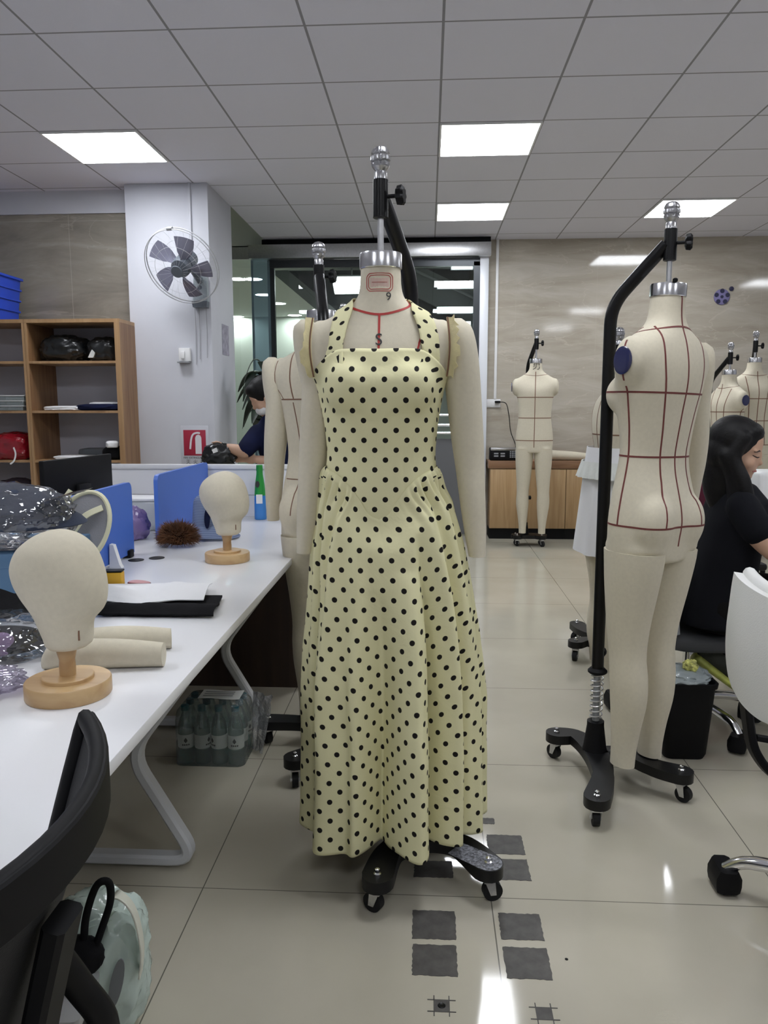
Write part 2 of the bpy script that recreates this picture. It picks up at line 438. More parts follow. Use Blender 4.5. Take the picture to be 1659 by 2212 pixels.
# ceiling light panels (three in a row pattern as seen, plus unseen ones added to light the room)
lamp = mat('light_diffuser', (.92, .95, 1), .5, emit=22)
def ceiling_light(i, j, label, off=False):
    x = .055+.6*i; y = 3.59+.6*j
    t = thing('ceiling_light', label, 'ceiling light', (x+.3, y+.3, CEIL), 0, 'square light panels in the ceiling')
    f = G()
    for a, b in (((-.297, -.297), (.297, -.285)), ((-.297, .285), (.297, .297)), ((-.297, -.285), (-.285, .285)), ((.285, -.285), (.297, .285))):
        f.box((*a, -.012), (*b, -.0005))
    f.build('frame', M['white_plastic'], t, smooth=0)
    G().box((-.285, -.285, -.009), (.285, .285, -.001)).build('diffuser', lamp, t, smooth=0)
ceiling_light(-4, 2, 'square white light panel in the ceiling in front of the pillar')
ceiling_light(0, 2, 'large square light panel in the ceiling above the near dress form')
ceiling_light(0, 5, 'smaller looking light panel in the ceiling before the glass door')
ceiling_light(3, 5, 'square light panel in the ceiling behind the finial of the right stand')
for i, j, lab in ((-4, -3, 'added unseen light panel overhead at the near left'), (0, -3, 'added unseen light panel overhead in front of the near dress form'), (4, -3, 'added unseen light panel overhead at the near right'),
        (-4, -8, 'added unseen light panel at the rear left of the room'), (0, -8, 'added unseen light panel at the rear middle of the room'), (4, -8, 'added unseen light panel at the rear right of the room'), (7, 2, 'added unseen light panel above the right hand desks')):
    ceiling_light(i, j, lab)

# ---------------------------------------------------------------- glass front with sliding door
fr = mat('dark_frame_metal', (.05, .055, .06), .35, .6)
jamb = mat('white_grey_jamb', (.70, .72, .76), .4, .1)
d = bpy.data.objects.new('door_1', None); COL.objects.link(d); d.location = (-.6, YB-.05, 0); struct(d, 'sliding glass door under the steel header', 'door')
def dl(lo, hi): return (lo[0]+.6, lo[1]-YB+.05, lo[2]), (hi[0]+.6, hi[1]-YB+.05, hi[2])
G().box(*dl((-1.78, 7.82, 2.775), (.60, 8.0, 2.905)), .004).build('header', M['steel'], d)
G().box(*dl((-1.66, 7.9, 2.906), (.60, 8.02, 2.967))).build('gap_shadow_strip', M['black_plastic'], d, smooth=0)  # black strip set in as the shadow of the gap above the header
g = G(); g.box(*dl((-1.60, 7.93, 2.70), (.52, 7.97, 2.774))); g.box(*dl((.44, 7.93, 0), (.50, 7.97, 2.74))); g.box(*dl((-1.62, 7.95, 0), (-1.55, 8.0, 2.8)))
g.build('frame', fr, d, smooth=0)
G().box(*dl((.50, 7.90, 0), (.585, 8.06, 2.80)), .003).build('jamb', jamb, d)
G().box(*dl((-1.55, 7.945, .02), (.44, 7.955, 2.74))).build('glass_pane', M['glass'], d, smooth=0)
g = G()
for zz in (1.24, 1.14, 1.06): g.cyl(V((.02, 7.90, zz))-d.location, V((.36, 7.90, zz))-d.location, .014)
for xx in (.06, .32): g.cyl(V((xx, 7.90, 1.02))-d.location, V((xx, 7.90, 1.27))-d.location, .009)
for xx in (.06, .32): g.cyl(V((xx, 7.90, 1.14))-d.location, V((xx, 7.946, 1.14))-d.location, .009)
g.build('pull_handle', M['chrome'], d)
G().box(*dl((-.2, 7.935, .02), (.44, 7.944, 1.0))).build('kick_panel', mat('grey_metal_panel', (.16, .165, .175), .4, .3), d, smooth=0)
w = bpy.data.objects.new('window_1', None); COL.objects.link(w); w.location = (-1.95, YB-.03, 0); struct(w, 'fixed glass pane between pillar and sliding door', 'window')
G().box((-.35, -.006, .02), (.165, .006, 2.82)).build('glass_pane', M['glass'], w, smooth=0)
teal = clear_mat('blue_edge_glass', tint=(.62, .76, .82), refl=.08, rough=.02, film=.35, filmcol=(.30, .42, .48))
G().box((.17, -.10, .02), (.36, -.085, 2.78)).build('side_glass', teal, w, smooth=0)
G().box((.155, -.012, 0), (.17, .012, 2.82)).build('frame', fr, w, smooth=0)
G().box((-.36, -.02, 2.80), (.165, .02, 2.93)).build('header', M['steel'], w, smooth=0)

# ---------------------------------------------------------------- lobby beyond the glass
lw = mat('lobby_paint', (.50, .53, .50), .7)
struct(G().box((-7, 14.9, 0), (3.2, 15.1, 3.05)).box((-7.2, YB, 0), (-7, 15.1, 3.05)).box((3.2, YB+.2, 0), (3.4, 15.1, 3.05)).build('wall_lobby', lw, smooth=0), 'plain wall at the back of the lobby', 'wall')
lc = mat('lobby_ceiling_paint', (.80, .82, .80), .8)
struct(G().box((-7, YB, 3.0), (3.2, 15.1, 3.05)).build('ceiling_lobby', lc, smooth=0), 'lobby ceiling with downlights', 'ceiling')
struct(G().box((-7, YB+.0, 0), (-2.35, YB+.1, 3.0)).build('wall_lobby_front', lw, smooth=0), 'lobby wall beside the glass', 'wall')
dk = mat('dark_stair_soffit', (.02, .022, .026), .5); st = mat('grey_stair_stringer', (.20, .205, .21), .5)
t = thing('staircase', 'dark staircase with grey side crossing behind the glass door', 'staircase', (-.6, 10.6, 0))
def X(x): return x+.6
G().poly([(X(-1.75), -.7, 3.0), (X(.5), -.7, 3.0), (X(.5), -.7, 1.55), (X(-.25), -.7, 1.75)], (0, 1.5, 0)).build('soffit', dk, t, smooth=0)
G().poly([(X(-1.98), -.74, 3.0), (X(-1.75), -.74, 3.0), (X(-.2), -.74, 1.74), (X(-.2), -.74, 1.52)], (0, .05, 0)).build('stringer', st, t, smooth=0)
G().poly([(X(-.28), -.80, 3.0), (X(-.05), -.80, 3.0), (X(.62), -.80, 2.68), (X(.62), -.80, 2.28), (X(-.28), -.80, 2.72)], (0, .08, 0)).build('side_panel', st, t, smooth=0)
G().bar([(X(-.2), -.84, 2.98), (X(.62), -.84, 2.60)], .03, .03).build('handrail', mat('handrail_grey', (.3, .31, .32), .4, .5), t)
struct(G().box((.72, 8.3, 0), (1.0, 14.9, 3.0)).build('wall_lobby_right', mat('dark_lobby_wall', (.06, .065, .075), .6), smooth=0), 'dark wall beside the stair', 'wall')
stripe = mat('glow_bar_white', (.95, .97, 1), .5, emit=5)  # even white glow for the bars behind the door glass
for k, (x0, x1, y, z, lab) in enumerate(((.26, .50, 9.3, 2.93, 'small bright glowing panel seen at the top of the door glass'), (.10, .58, 9.4, 2.73, 'white glowing bar seen second from the top through the door glass'), (.10, .52, 9.5, 2.46, 'white glowing bar seen third from the top through the door glass'), (.10, .5, 9.6, 2.30, 'white glowing bar seen lowest through the door glass'))):
    t = thing('glow_bar', lab, 'light', ((x0+x1)/2, y, z), 0, 'glowing bars behind the door glass'); hw = (x1-x0)/2
    G().box((-hw, -.03, -.035), (hw, .0, .035), .004).build('diffuser', stripe, t)
    G().box((-hw-.01, .0, -.04), (hw+.01, .03, .04)).build('housing', M['grey_plastic'], t, smooth=0)
t = thing('reflection_panel', 'bright slanted panel glowing as a lamp reflection under the dark stair soffit', 'light', (-.93, 9.6, 2.78))  # glowing panel stands in for a lamp's reflection; its hanger is invented
G().box((-.22, -.15, -.02), (.22, .15, 0)).xf(RX(-.5)).build('diffuser', mat('reflection_panel_glow', (1, 1, 1), .5, emit=10), t, smooth=0)
G().box((-.23, -.16, .0), (.23, .16, .02)).xf(RX(-.5)).build('housing', M['grey_plastic'], t, smooth=0)
G().cyl((0, 0, 0), (0, 0, .24), .01).build('rod', M['grey_plastic'], t)
dlm = mat('downlight_glow', (1, .99, .95), .5, emit=90)
for k, (px, yy) in enumerate(((-2.52, 10.44), (-2.33, 10.46), (-3.6, 14.75), (-2.49, 11.91), (-2.47, 12.93), (-2.48, 14.6))):
    t = thing('downlight', ['round lobby downlight nearest behind the glass pane', 'second round lobby downlight behind the glass pane', 'round downlight lighting low by the pillar edge', 'round lobby downlight beside the blue glass edge', 'round lobby downlight behind the tall black pole', 'farthest small round lobby downlight behind the glass door'][k], 'downlight', (px, yy, 2.999), 0, 'round downlights in the lobby ceiling')
    G().lathe([(.125, -.004), (.125, -.001), (.15, -.001), (.15, -.006), (.13, -.009)], n=24, cap=False).build('trim_ring', M['white_plastic'], t)
    G().lathe([(.124, -.005), (.124, -.0005)], n=24).build('diffuser', dlm, t)

for x, y, lb in ((-4.6, 10.6, 'added unseen lamp on the lobby ceiling left of the glass'), (-4.6, 13.2, 'added unseen lamp at the back of the lobby ceiling')):  # lamps out of view, added to brighten the lobby
    t = thing('lobby_fill_light', lb, 'light', (x, y, 2.999), 0, 'added fill lamps on the lobby ceiling')
    G().box((-.6, -.15, -.05), (.6, .15, -.02)).build('diffuser', mat('lobby_fill_glow', (.95, 1, .95), .5, emit=10), t, smooth=0); G().box((-.62, -.17, -.0195), (.62, .17, 0)).build('housing', M['white_plastic'], t, smooth=0)
# ---------------------------------------------------------------- floor patches left by old fittings
pm = mat('old_adhesive', (.085, .08, .075), .6, noise_s=30, noise_a=.28, bump=.3, bump_s=120)
def patch(x0, x1, y0, y1, label):
    bm = bmesh.new(); n = 14; pts = []
    cx, cy = (x0+x1)/2, (y0+y1)/2
    cs = [(x0, y0), (x1, y0), (x1, y1), (x0, y1)]
    for k in range(4):
        a, b = cs[k], cs[(k+1) % 4]
        for i in range(n):
            u = i/n; j = .0016
            pts.append((a[0]+(b[0]-a[0])*u-cx+random.uniform(-j, j), a[1]+(b[1]-a[1])*u-cy+random.uniform(-j, j), .0002))
    g = G().poly(pts, (0, 0, .001)); o = g.build('floor_patch', pm, loc=(cx, cy, 0), smooth=0)
    return tag(o, label, 'floor patch', 'dark square patches on the floor tiles')
for x0, x1, y0, y1, lab in ((-.033, .079, 1.797, 1.908, 'dark square floor patch, left column, third pair from the dress'), (-.031, .078, 1.67, 1.776, 'dark square floor patch, left column, nearest full square'),
        (.193, .301, 1.806, 1.908, 'dark square floor patch, right column, upper of the near pair'), (.193, .301, 1.671, 1.778, 'dark square floor patch, right column, nearest full square'),
        (.19, .299, 2.183, 2.288, 'ragged dark floor patch right of the dress hem'), (.19, .30, 2.055, 2.158, 'pale centred dark floor patch beside the front stand foot'),
        (-.033, .079, 2.056, 2.137, 'dark floor patch in the shade between the two front stand feet'), (.177, .222, 2.352, 2.387, 'smallest dark floor patch, farthest along the row')):
    patch(x0, x1, y0, y1, lab)
for cx, cy, lab, hole in ((.038, 1.578, 'small crosshatched floor mark with a screw hole', True), (.265, 1.568, 'small crosshatched floor mark without a hole, at right', False)):
    g = G(); g.box((-.017, -.017, .0002), (.017, .017, .0012))
    for s in (-.017, .017):
        g.box((s-.0012, -.03, .0003), (s+.0012, .03, .0011)); g.box((-.032, s-.0012, .0003), (.032, s+.0012, .0011))
    t = thing('floor_mark', lab, 'floor mark', (cx, cy, 0), 0, 'crosshatched marks on the floor')
    g.build('outline', pm, t, smooth=0)
    if hole: G().lathe([(.009, .0012), (.007, .003), (.003, .0016)], n=18).build('screw', M['black_metal'], t)
tag(G().lathe([(.004, .0), (.004, .001), (.002, .0018)], n=12).build('debris_speck', M['black_plastic'], loc=(.344, 1.743, 0)), 'tiny black speck lying on the open floor at right', 'speck')
# ---------------------------------------------------------------- dress forms
# rows: z, half width, front depth, back depth   (front = -y)
FEM = [(.84, .168, .095, .108), (.92, .174, .098, .112), (.97, .175, .100, .118), (1.02, .170, .100, .112), (1.08, .160, .097, .095), (1.14, .148, .092, .078),
       (1.19, .142, .088, .072), (1.24, .144, .092, .076), (1.29, .149, .102, .082), (1.34, .158, .112, .088), (1.38, .166, .118, .094), (1.41, .171, .116, .098),
       (1.45, .180, .108, .099), (1.49, .188, .096, .096), (1.53, .184, .080, .088), (1.56, .160, .068, .080), (1.58, .125, .062, .072), (1.60, .088, .060, .064),
       (1.62, .066, .057, .060), (1.65, .057, .054, .056), (1.70, .0545, .053, .054), (1.712, .0545, .053, .054)]
MAL = [(.90, .165, .095, .105), (.96, .170, .098, .110), (1.016, .172, .100, .108), (1.08, .168, .098, .098), (1.15, .158, .096, .09), (1.22, .150, .095, .086),
       (1.30, .153, .098, .09), (1.38, .160, .105, .096), (1.43, .168, .108, .10), (1.47, .185, .106, .10), (1.51, .198, .096, .096), (1.545, .195, .082, .088),
       (1.58, .165, .070, .08), (1.61, .115, .064, .072), (1.635, .080, .062, .066), (1.66, .063, .06, .062), (1.69, .058, .057, .058), (1.73, .056, .056, .056)]
# rows: z, x centre, half width, half depth, y centre
FLEG = [(.13, .074, .034, .044, .012), (.18, .073, .035, .045, .012), (.26, .073, .041, .052, .014), (.36, .074, .052, .064, .018), (.44, .076, .056, .066, .014), (.52, .078, .056, .064, .004),
        (.62, .081, .064, .074, 0), (.74, .084, .076, .09, .004), (.84, .086, .083, .102, .008), (.90, .087, .085, .106, .008)]
MLEG = [(.137, .09, .033, .042, .012), (.20, .09, .035, .045, .012), (.30, .092, .046, .056, .016), (.42, .096, .058, .066, .012), (.53, .094, .056, .062, .002), (.66, .09, .066, .076, 0),
        (.80, .088, .078, .092, .003), (.90, .086, .083, .10, .005), (.95, .086, .084, .10, .005)]
ARM = [(1.568, .205, .014, .016, 0), (1.555, .208, .032, .036, 0), (1.52, .210, .045, .052, 0), (1.46, .216, .050, .056, .002), (1.36, .227, .048, .052, .006), (1.24, .239, .0445, .048, .008),
       (1.16, .247, .040, .044, .004), (1.10, .252, .037, .041, -.004), (1.0, .261, .031, .034, -.014), (.922, .268, .0235, .028, -.024)]

def ell(z, w, f, b, n=56, e=2.25, cx=0, cy=0):
    out = []
    for k in range(n):
        a = 2*PI*k/n; c, s = math.cos(a), math.sin(a)
        x = w*math.copysign(abs(c)**(2/e), c); d = (b if s > 0 else f); y = d*math.copysign(abs(s)**(2/e), s)
        out.append(V((cx+x, cy+y, z)))
    return out

def torso_mesh(tab, leg, cut, bust=.022, stump=.19, sz=1.49, arms=(1, 1), vox=.009):
    g = G(); z0, z1 = tab[0][0], tab[-1][0]
    zs = [z0+(z1-z0)*i/90 for i in range(91)]
    g.loft([ell(z, *interp(tab, z)) for z in zs])
    for s in (1, -1):                                  # thigh stubs
        rows = [r for r in leg if r[0] > cut-.12]
        zz = [cut+(leg[-1][0]+.08-cut)*i/10 for i in range(11)]
        rings = []
        for z in zz:
            x, w, d, y = interp(leg, min(z, leg[-1][0])); k = 1.0 if z < leg[-1][0] else .9
            rings.append(ell(z, w*k, d*k, d*k, 32, 2, s*x, y))
        g.loft(rings)
        g.ball((s*.083, .066, cut+.092), (.080, .064, .100))          # seat
        if bust: g.ball((s*.070, -.066, sz-.105), (.074, .060+bust, .075))
        g.ball((s*(stump-.022), .0, sz-.002), (.036, .058, .082))      # shoulder end
    me = remesh(g, vox, 8)
    return me
def leg_mesh(leg, s, cut):
    zs = [leg[0][0]+(cut-leg[0][0])*i/28 for i in range(29)]
    rings = []
    for z in zs:
        x, w, d, y = interp(leg, z); rings.append(ell(z, w, d, d, 32, 2.05, s*x, y))
    return G().loft(rings)
def arm_mesh(s, arm=ARM, dx=0, dy=None):
    dy = dx*.6 if dy is None else dy
    rings = []
    P = list(reversed(arm))
    for i in range(41):
        z = P[0][0]+(P[-1][0]-P[0][0])*i/40; x, w, d, y = interp(P, z); rings.append(ell(z, max(w, .008), max(d, .008), max(d, .008), 28, 2, s*(x-dx*min(1, (1.568-z)/.18)), y+dy*min(1, (1.568-z)/.18)))
    return G().loft(rings)

FT = torso_mesh(FEM, FLEG, .88); FB = bvh_of(FT)
MT = torso_mesh(MAL, MLEG, .93, 0, .20, 1.505); MB_ = bvh_of(MT)

def cap_parts(t, z, r=.0555, knob=False):
    o = G().lathe([(r, z-.014), (r+.0018, z-.012), (r+.0018, z+.022), (r+.0005, z+.027), (r-.004, z+.026), (r-.010, z+.019), (.012, z+.018), (.0095, z+.024), (.009, z+.030)], n=40).build('neck_cap', mat('cap_steel', (.66, .66, .68), .24, 1), t)
    return o
def polar(bvh, pts, r=.5):
    """pts: (angle from the front in degrees, +x positive; z)"""
    out = []
    for a, z in pts:
        a = math.radians(a); o = V((r*math.sin(a), -r*math.cos(a), z)); h = bvh.ray_cast(o, (V((0, 0, z))-o).normalized())
        out.append(h[0] if h[0] is not None else V((0, 0, z)))
    return out
def dens(pts, n=10):
    out = []
    for i in range(len(pts)-1):
        for k in range(n): out.append(tuple(pts[i][c]+(pts[i+1][c]-pts[i][c])*k/n for c in range(2)))
    return out+[pts[-1]]
def ptape(g, bvh, pts, w=.005, n=10):
    q = dens([(p[0], p[1]) for p in pts], n); tape(g, bvh, polar(bvh, q), w, straight=True)

# ---------------------------------------------------------------- stands
def stand(label, hang, pole, tips, top=1.998, knob_dir=1, cls=None, speck=None, rod=1.735, low=True):
    """tips: A1, A2 (wide crescent with the pole), B1, B2 (narrow crescent); all relative to the hang point"""
    t = thing('mannequin_stand', label, 'stand', (*hang, 0), 0, 'rolling stands of the dress forms')
    px, py = pole; A1, A2, B1, B2 = [V((*p, 0)) for p in tips]; Pp = V((px, py, 0)); Q = (B1+B2)/2; Q = Q+(Pp-Q)*.42
    hz = .092
    def arm(pts, wid):
        S = spline([V((p.x, p.y, 0)) for p in pts], 8); L = len(S); left = []; right = []
        for i in range(L):
            d = (S[min(i+1, L-1)]-S[max(i-1, 0)]).normalized(); nrm = V((-d.y, d.x, 0)); u = abs(2*i/(L-1)-1)
            w = wid*(.80+.20*abs(math.cos(u*PI)))/2
            left.append(S[i]+nrm*w); right.append(S[i]-nrm*w)
        def endcap(c, d, w):
            n = V((-d.y, d.x, 0)); return [c+n*w*math.cos(a)+d*w*math.sin(a) for a in [PI*k/8 for k in range(1, 8)]]
        d1 = (S[-1]-S[-2]).normalized(); d0 = (S[0]-S[1]).normalized()
        out = left+endcap(S[-1], d1, wid*.48)+list(reversed(right))+[c for c in endcap(S[0], d0, wid*.48)]
        return [V((p.x, p.y, 0)) for p in out]
    g = G()
    mA = (A1+A2)/2; mB = (B1+B2)/2
    def cr(a, m, p): return a+(p-m)*.72+(m-a)*.36
    for pts in ((A1, cr(A1, mA, Pp), Pp, cr(A2, mA, Pp), A2), (B1, cr(B1, mB, Q), Q, cr(B2, mB, Q), B2)):
        o = arm(pts, .085)
        c = V((0, 0, 0))
        for p in o: c += p/len(o)
        ins = []
        rings = []
        for z, k in ((hz-.014, .0), (hz-.018, .004), (hz+.016, .004), (hz+.020, 0)): pass
        rings = [[p+V((0, 0, hz-.019)) for p in o], [p+V((0, 0, hz+.015)) for p in o]]
        g.loft(rings)
    g.bar([Pp+V((0, 0, hz)), Q+V((0, 0, hz))], .07, .03)
    b = g.build('base', M['black_cast'], t, smooth=50)
    if speck:
        sp = V((*speck, 0)); dd = (sp-Q).normalized(); nn = V((-dd.y, dd.x, 0)); o = []
        for k in range(13): o.append(sp+nn*.038*math.cos(PI*k/12)+dd*.038*math.sin(PI*k/12))
        c2 = sp-dd*.11; o += [c2-nn*.034, c2+nn*.034]
        gm = mat('grey_speckled_paint', (.17, .175, .20), .6, noise_s=160, noise_a=.9)
        G().poly([p+V((0, 0, hz+.0152)) for p in o], (0, 0, .001)).build('speckled_top', gm, b, smooth=0)
    for A in (A1, A2, B1, B2):
        out = (A-Q).normalized()
        G().lathe([(.011, hz+.015), (.011, hz+.019), (.007, hz+.022), (.007, hz+.030), (.003, hz+.033)], (A.x, A.y, 0), 14).build('bolt', M['chrome'], t)
        c = bpy.data.objects.new('caster', None); COL.objects.link(c); c.parent = t; c.location = (A.x, A.y, 0); c.rotation_euler = (0, 0, random.uniform(0, 6.28))
        G().cyl((-.011, .012, .027), (.011, .012, .027), .027, n=24).build('wheel', M['rubber'], c)
        f = G(); f.cyl((0, 0, .058), (0, 0, hz-.019), .014)
        for s in (-1, 1): f.poly([(s*.0145, -.012, .060), (s*.0145, .016, .060), (s*.0145, .020, .020), (s*.0145, .004, .020)], (s*.002, 0, 0))
        f.box((-.0165, -.014, .056), (.0165, .016, .062)); f.cyl((-.018, .012, .027), (.018, .012, .027), .006, n=12)
        f.build('fork', M['steel'], c)
    # socket, spring, pole
    G().lathe([(.044, hz+.012), (.040, hz+.03), (.030, hz+.105), (.030, hz+.122), (.020, hz+.124)], (px, py, 0), 24).build('socket', M['black_plastic'], t)
    G().cyl((px, py, .19), (px, py, .50), .0125, n=18).build('inner_tube', M['grey_plastic'], t)
    sp = []
    for i in range(9*14+1):
        a = 2*PI*i/14; sp.append((px+.021*math.cos(a), py+.021*math.sin(a), .222+.17*i/(9*14)))
    G().tube(sp, .0026, 6).build('spring', M['steel'], t)
    G().lathe([(.030, .392), (.034, .396), (.034, .402), (.024, .412)], (px, py, 0), 20).build('collar', M['black_plastic'], t)
    kd = V((py, -px, 0)).normalized()*knob_dir
    if kd.x < 0: kd = -kd
    k = G(); k.cyl(V((px, py, .455)), V((px, py, .455))+kd*.05, .006, n=10); k.cyl(V((px, py, .455))+kd*.034, V((px, py, .455))+kd*.056, .019, n=12); k.build('height_knob', M['black_plastic'], t)
    zt = top-.168                                       # clamp foot
    d = V((px, py, 0)); D = d.length; u = d/D
    path = [u*.012+V((0, 0, zt+.052)), u*(D*.52)+V((0, 0, zt-.035)), u*(D*.86)+V((0, 0, zt-.115)), u*D+V((0, 0, zt-.26)), u*D+V((0, 0, 1.2)), u*D+V((0, 0, .40))]
    sm = fillet([path[0], path[1], u*D+V((0, 0, zt-.13)), path[4], path[5]], .10, 7)
    G().tube(sm, .0235, 20, flat=(1, .82)).build('pole', M['black_metal'], t, smooth=60)
    G().lathe([(.017, zt), (.0205, zt+.002), (.0205, zt+.098), (.017, zt+.10)], n=20).build('clamp_sleeve', M['black_metal'], t)
    kd2 = V((1, -.25, 0)).normalized()
    k = G(); c = V((0, 0, zt+.055)); k.cyl(c+kd2*.018, c+kd2*.055, .0055, n=10)
    MM = kd2.to_track_quat('Z', 'Y').to_matrix().to_4x4(); r1 = []
    star = [[(c+kd2*h)+(MM @ V((rr*(1+.13*math.cos(7*a))*math.cos(a), rr*(1+.13*math.cos(7*a))*math.sin(a), 0))) for a in [2*PI*i/42 for i in range(42)]] for h, rr in ((.043, .012), (.047, .022), (.060, .024), (.066, .018))]
    k.loft(star); k.build('clamp_knob', M['black_plastic'], t)
    f = []
    for i in range(60):
        q = i/59; z = zt+.124+q*.068
        f.append((z, q))
    prof = [(.014, zt+.095), (.0165, zt+.098), (.0165, zt+.116), (.014, zt+.120), (.019, zt+.125), (.0225, zt+.130)]
    z0 = zt+.130
    for i in range(17):
        q = i/16; rr = .0225*(1+.18*math.sin(PI*min(q*1.25, 1)))*(1 if q < .72 else math.sqrt(max(0.02, 1-((q-.72)/.28)**2)))
        gro = .0040 if i in (4, 9) else 0
        prof.append((max(.002, rr-gro), z0+q*.054))
    n = 40; rings = []
    for rr, z in prof:
        fl = .0032 if (z > z0+.004 and rr > .014) else 0
        rings.append([V(((rr-(fl if (i % 5) == 0 else 0))*math.cos(2*PI*i/n), (rr-(fl if (i % 5) == 0 else 0))*math.sin(2*PI*i/n), z)) for i in range(n)])
    G().loft(rings).build('finial', mat('finial_steel', (.50, .50, .52), .28, 1), t, smooth=35)
    G().cyl((0, 0, rod), (0, 0, zt+.06), .0085, n=16).build('hanging_rod', M['steel'], t)
    return t

# ---------------------------------------------------------------- the form under the dress
def form(label, loc, rz, male=False, dz=0, arms=(), discs=(), tapes=None, tapemat='tape_red', scale=1, legs=True, capz=None, armdx=0, armdy=None, armdr=0):
    t = thing('male_dress_form' if male else 'dress_form', label, 'mannequin', (*loc, dz), rz, 'linen dress forms')
    t.scale = (scale,)*3
    tab, leg, me, cut = (MAL, MLEG, MT, .93) if male else (FEM, FLEG, FT, .88)
    b = link('torso', me, M['linen'], t)
    if legs:
        for s in (1, -1): leg_mesh(leg, s, cut-.004).build('leg', M['linen'], t)
    for s in arms: arm_mesh(s, ARM, armdx if s < 0 else armdr, armdy if s < 0 else 0).build('arm', M['linen'], t)
    for s in discs:
        sx = .1985 if not male else .212; z = 1.488 if not male else 1.503
        G().lathe([(.030, .0), (.034, .002), (.034, .006), (.028, .008), (.006, .0075)], n=28, axis='X').xf(T(s*sx if s > 0 else s*sx-.0, 0, z) @ (Matrix.Identity(4) if s > 0 else RZ(PI)) @ Matrix.Scale(1.28, 4, (0, 0, 1))).build('shoulder_disc', mat('dark_blue_resin', (.018, .022, .085), .15, coat=.6), t)
    cap_parts(t, capz or (1.712 if not male else 1.73), .0555 if not male else .057)
    if tapes:
        g = G(); bv = MB_ if male else FB; tapes(g, bv); g.build('seam_tape', M[tapemat], t, smooth=0)
    return t

def fray(bv, x, z):
    h = bv.ray_cast(V((x, -.5, z)), V((0, 1, 0))); return h[0] if h[0] is not None else V((x, -.05, z))
def tapes_front(g, bv):
    # neck ring, centre line, princess lines, short lines on the shoulders
    ptape(g, bv, [(a, 1.616-.042*max(0, math.cos(math.radians(a)))**.9) for a in range(-110, 111, 10)], .006, 3)
    ptape(g, bv, [(0, 1.576), (0, 1.20)], .006, 20)
    for s in (1, -1):
        tape(g, bv, [(s*.128, -.10, 1.54), (s*.12, -.12, 1.52), (s*.110, -.14, 1.47), (s*.10, -.16, 1.43)], .005)
        tape(g, bv, [(s*.118, -.03, 1.60), (s*.122, -.06, 1.585), (s*.124, -.09, 1.565)], .005)
    # logo frame on the neck
    for w, h, r in ((.034, .023, .012), (.029, .018, .009)):
        pts = []
        for cx, cz, a0 in ((w-r, h-r, 0), (-w+r, h-r, 90), (-w+r, -h+r, 180), (w-r, -h+r, 270)):
            for k in range(4): a = math.radians(a0+30*k); pts.append(fray(bv, cx+r*math.cos(a), 1.658+cz+r*math.sin(a)))
        tape(g, bv, pts, .0016 if w > .028 else .0026, loop=True, n=3)
    tape(g, bv, [fray(bv, -.02+.01*k, 1.658) for k in range(5)], .001)
def tapes_all(g, bv, back_only=False, bust=1.392, waist=1.188, hip=.965, w=.006):
    for z in (bust, waist):
        P = ring_pts(bv, z, 0, 2*PI, 90)
        tape(g, bv, P[:-1], w, loop=True, straight=True)
    P = ring_pts(bv, hip, math.radians(35), math.radians(325), 70); tape(g, bv, P, w, straight=True)
    ptape(g, bv, [(180, 1.70), (180, 1.60), (180, 1.19), (180, .90)], w, 30)
    ptape(g, bv, [(0, 1.58), (0, .92)], w, 40)
    ptape(g, bv, [(a, 1.598+.004-.018*(1+math.cos(math.radians(a)))) for a in range(-180, 181, 10)], w, 3)
    for s in (1, -1):
        tape(g, bv, [(s*.085, .02, 1.60), (s*.10, .07, 1.545), (s*.105, .10, 1.47), (s*.098, .11, 1.39), (s*.082, .10, 1.28), (s*.074, .09, 1.19), (s*.082, .12, 1.08), (s*.095, .13, .965)], w)
        tape(g, bv, [(s*.085, -.02, 1.60), (s*.10, -.08, 1.52), (s*.085, -.15, 1.39), (s*.072, -.11, 1.19), (s*.09, -.12, .965)], w)
        tape(g, bv, [(s*.19, .0, 1.40), (s*.18, .0, 1.39), (s*.16, .0, 1.28), (s*.15, .0, 1.19), (s*.17, .0, 1.05), (s*.19, .0, .965)], w)
        tape(g, bv, [(s*.20, .0, 1.56), (s*.22, .0, 1.50), (s*.20, .0, 1.42)], w)
def tapes_m2(g, bv):
    for s in (1, -1):
        tape(g, bv, [(s*.085, .02, 1.60), (s*.10, .07, 1.545), (s*.105, .10, 1.47), (s*.095, .11, 1.405)], .005)
        tape(g, bv, [(s*.165, .03, 1.55), (s*.172, .05, 1.50), (s*.168, .05, 1.45), (s*.15, .08, 1.405)], .003)
    P = ring_pts(bv, 1.405, math.radians(110), math.radians(250), 40); tape(g, bv, P, .005, straight=True)
    P = ring_pts(bv, 1.10, math.radians(110), math.radians(250), 40); tape(g, bv, P, .004, straight=True)
    P = ring_pts(bv, .985, math.radians(250), math.radians(275), 12); tape(g, bv, P, .004, straight=True)
    ptape(g, bv, [(180, 1.60), (180, .92)], .004, 30)
    for s in (1, -1): tape(g, bv, [(s*.098, .11, 1.39), (s*.082, .10, 1.28), (s*.074, .09, 1.19), (s*.082, .12, 1.08), (s*.095, .13, .965)], .004)
def tapes_male(g, bv):
    for z in (1.408, 1.22, 1.014):
        P = ring_pts(bv, z, 0, 2*PI, 80); tape(g, bv, P[:-1], .007, loop=True, straight=True)
    ptape(g, bv, [(0, 1.64), (0, .95)], .007, 40); ptape(g, bv, [(180, 1.64), (180, .95)], .007, 40)
    ptape(g, bv, [(a, 1.632-.014*(1+math.cos(math.radians(a)))) for a in range(-180, 181, 10)], .004, 3)
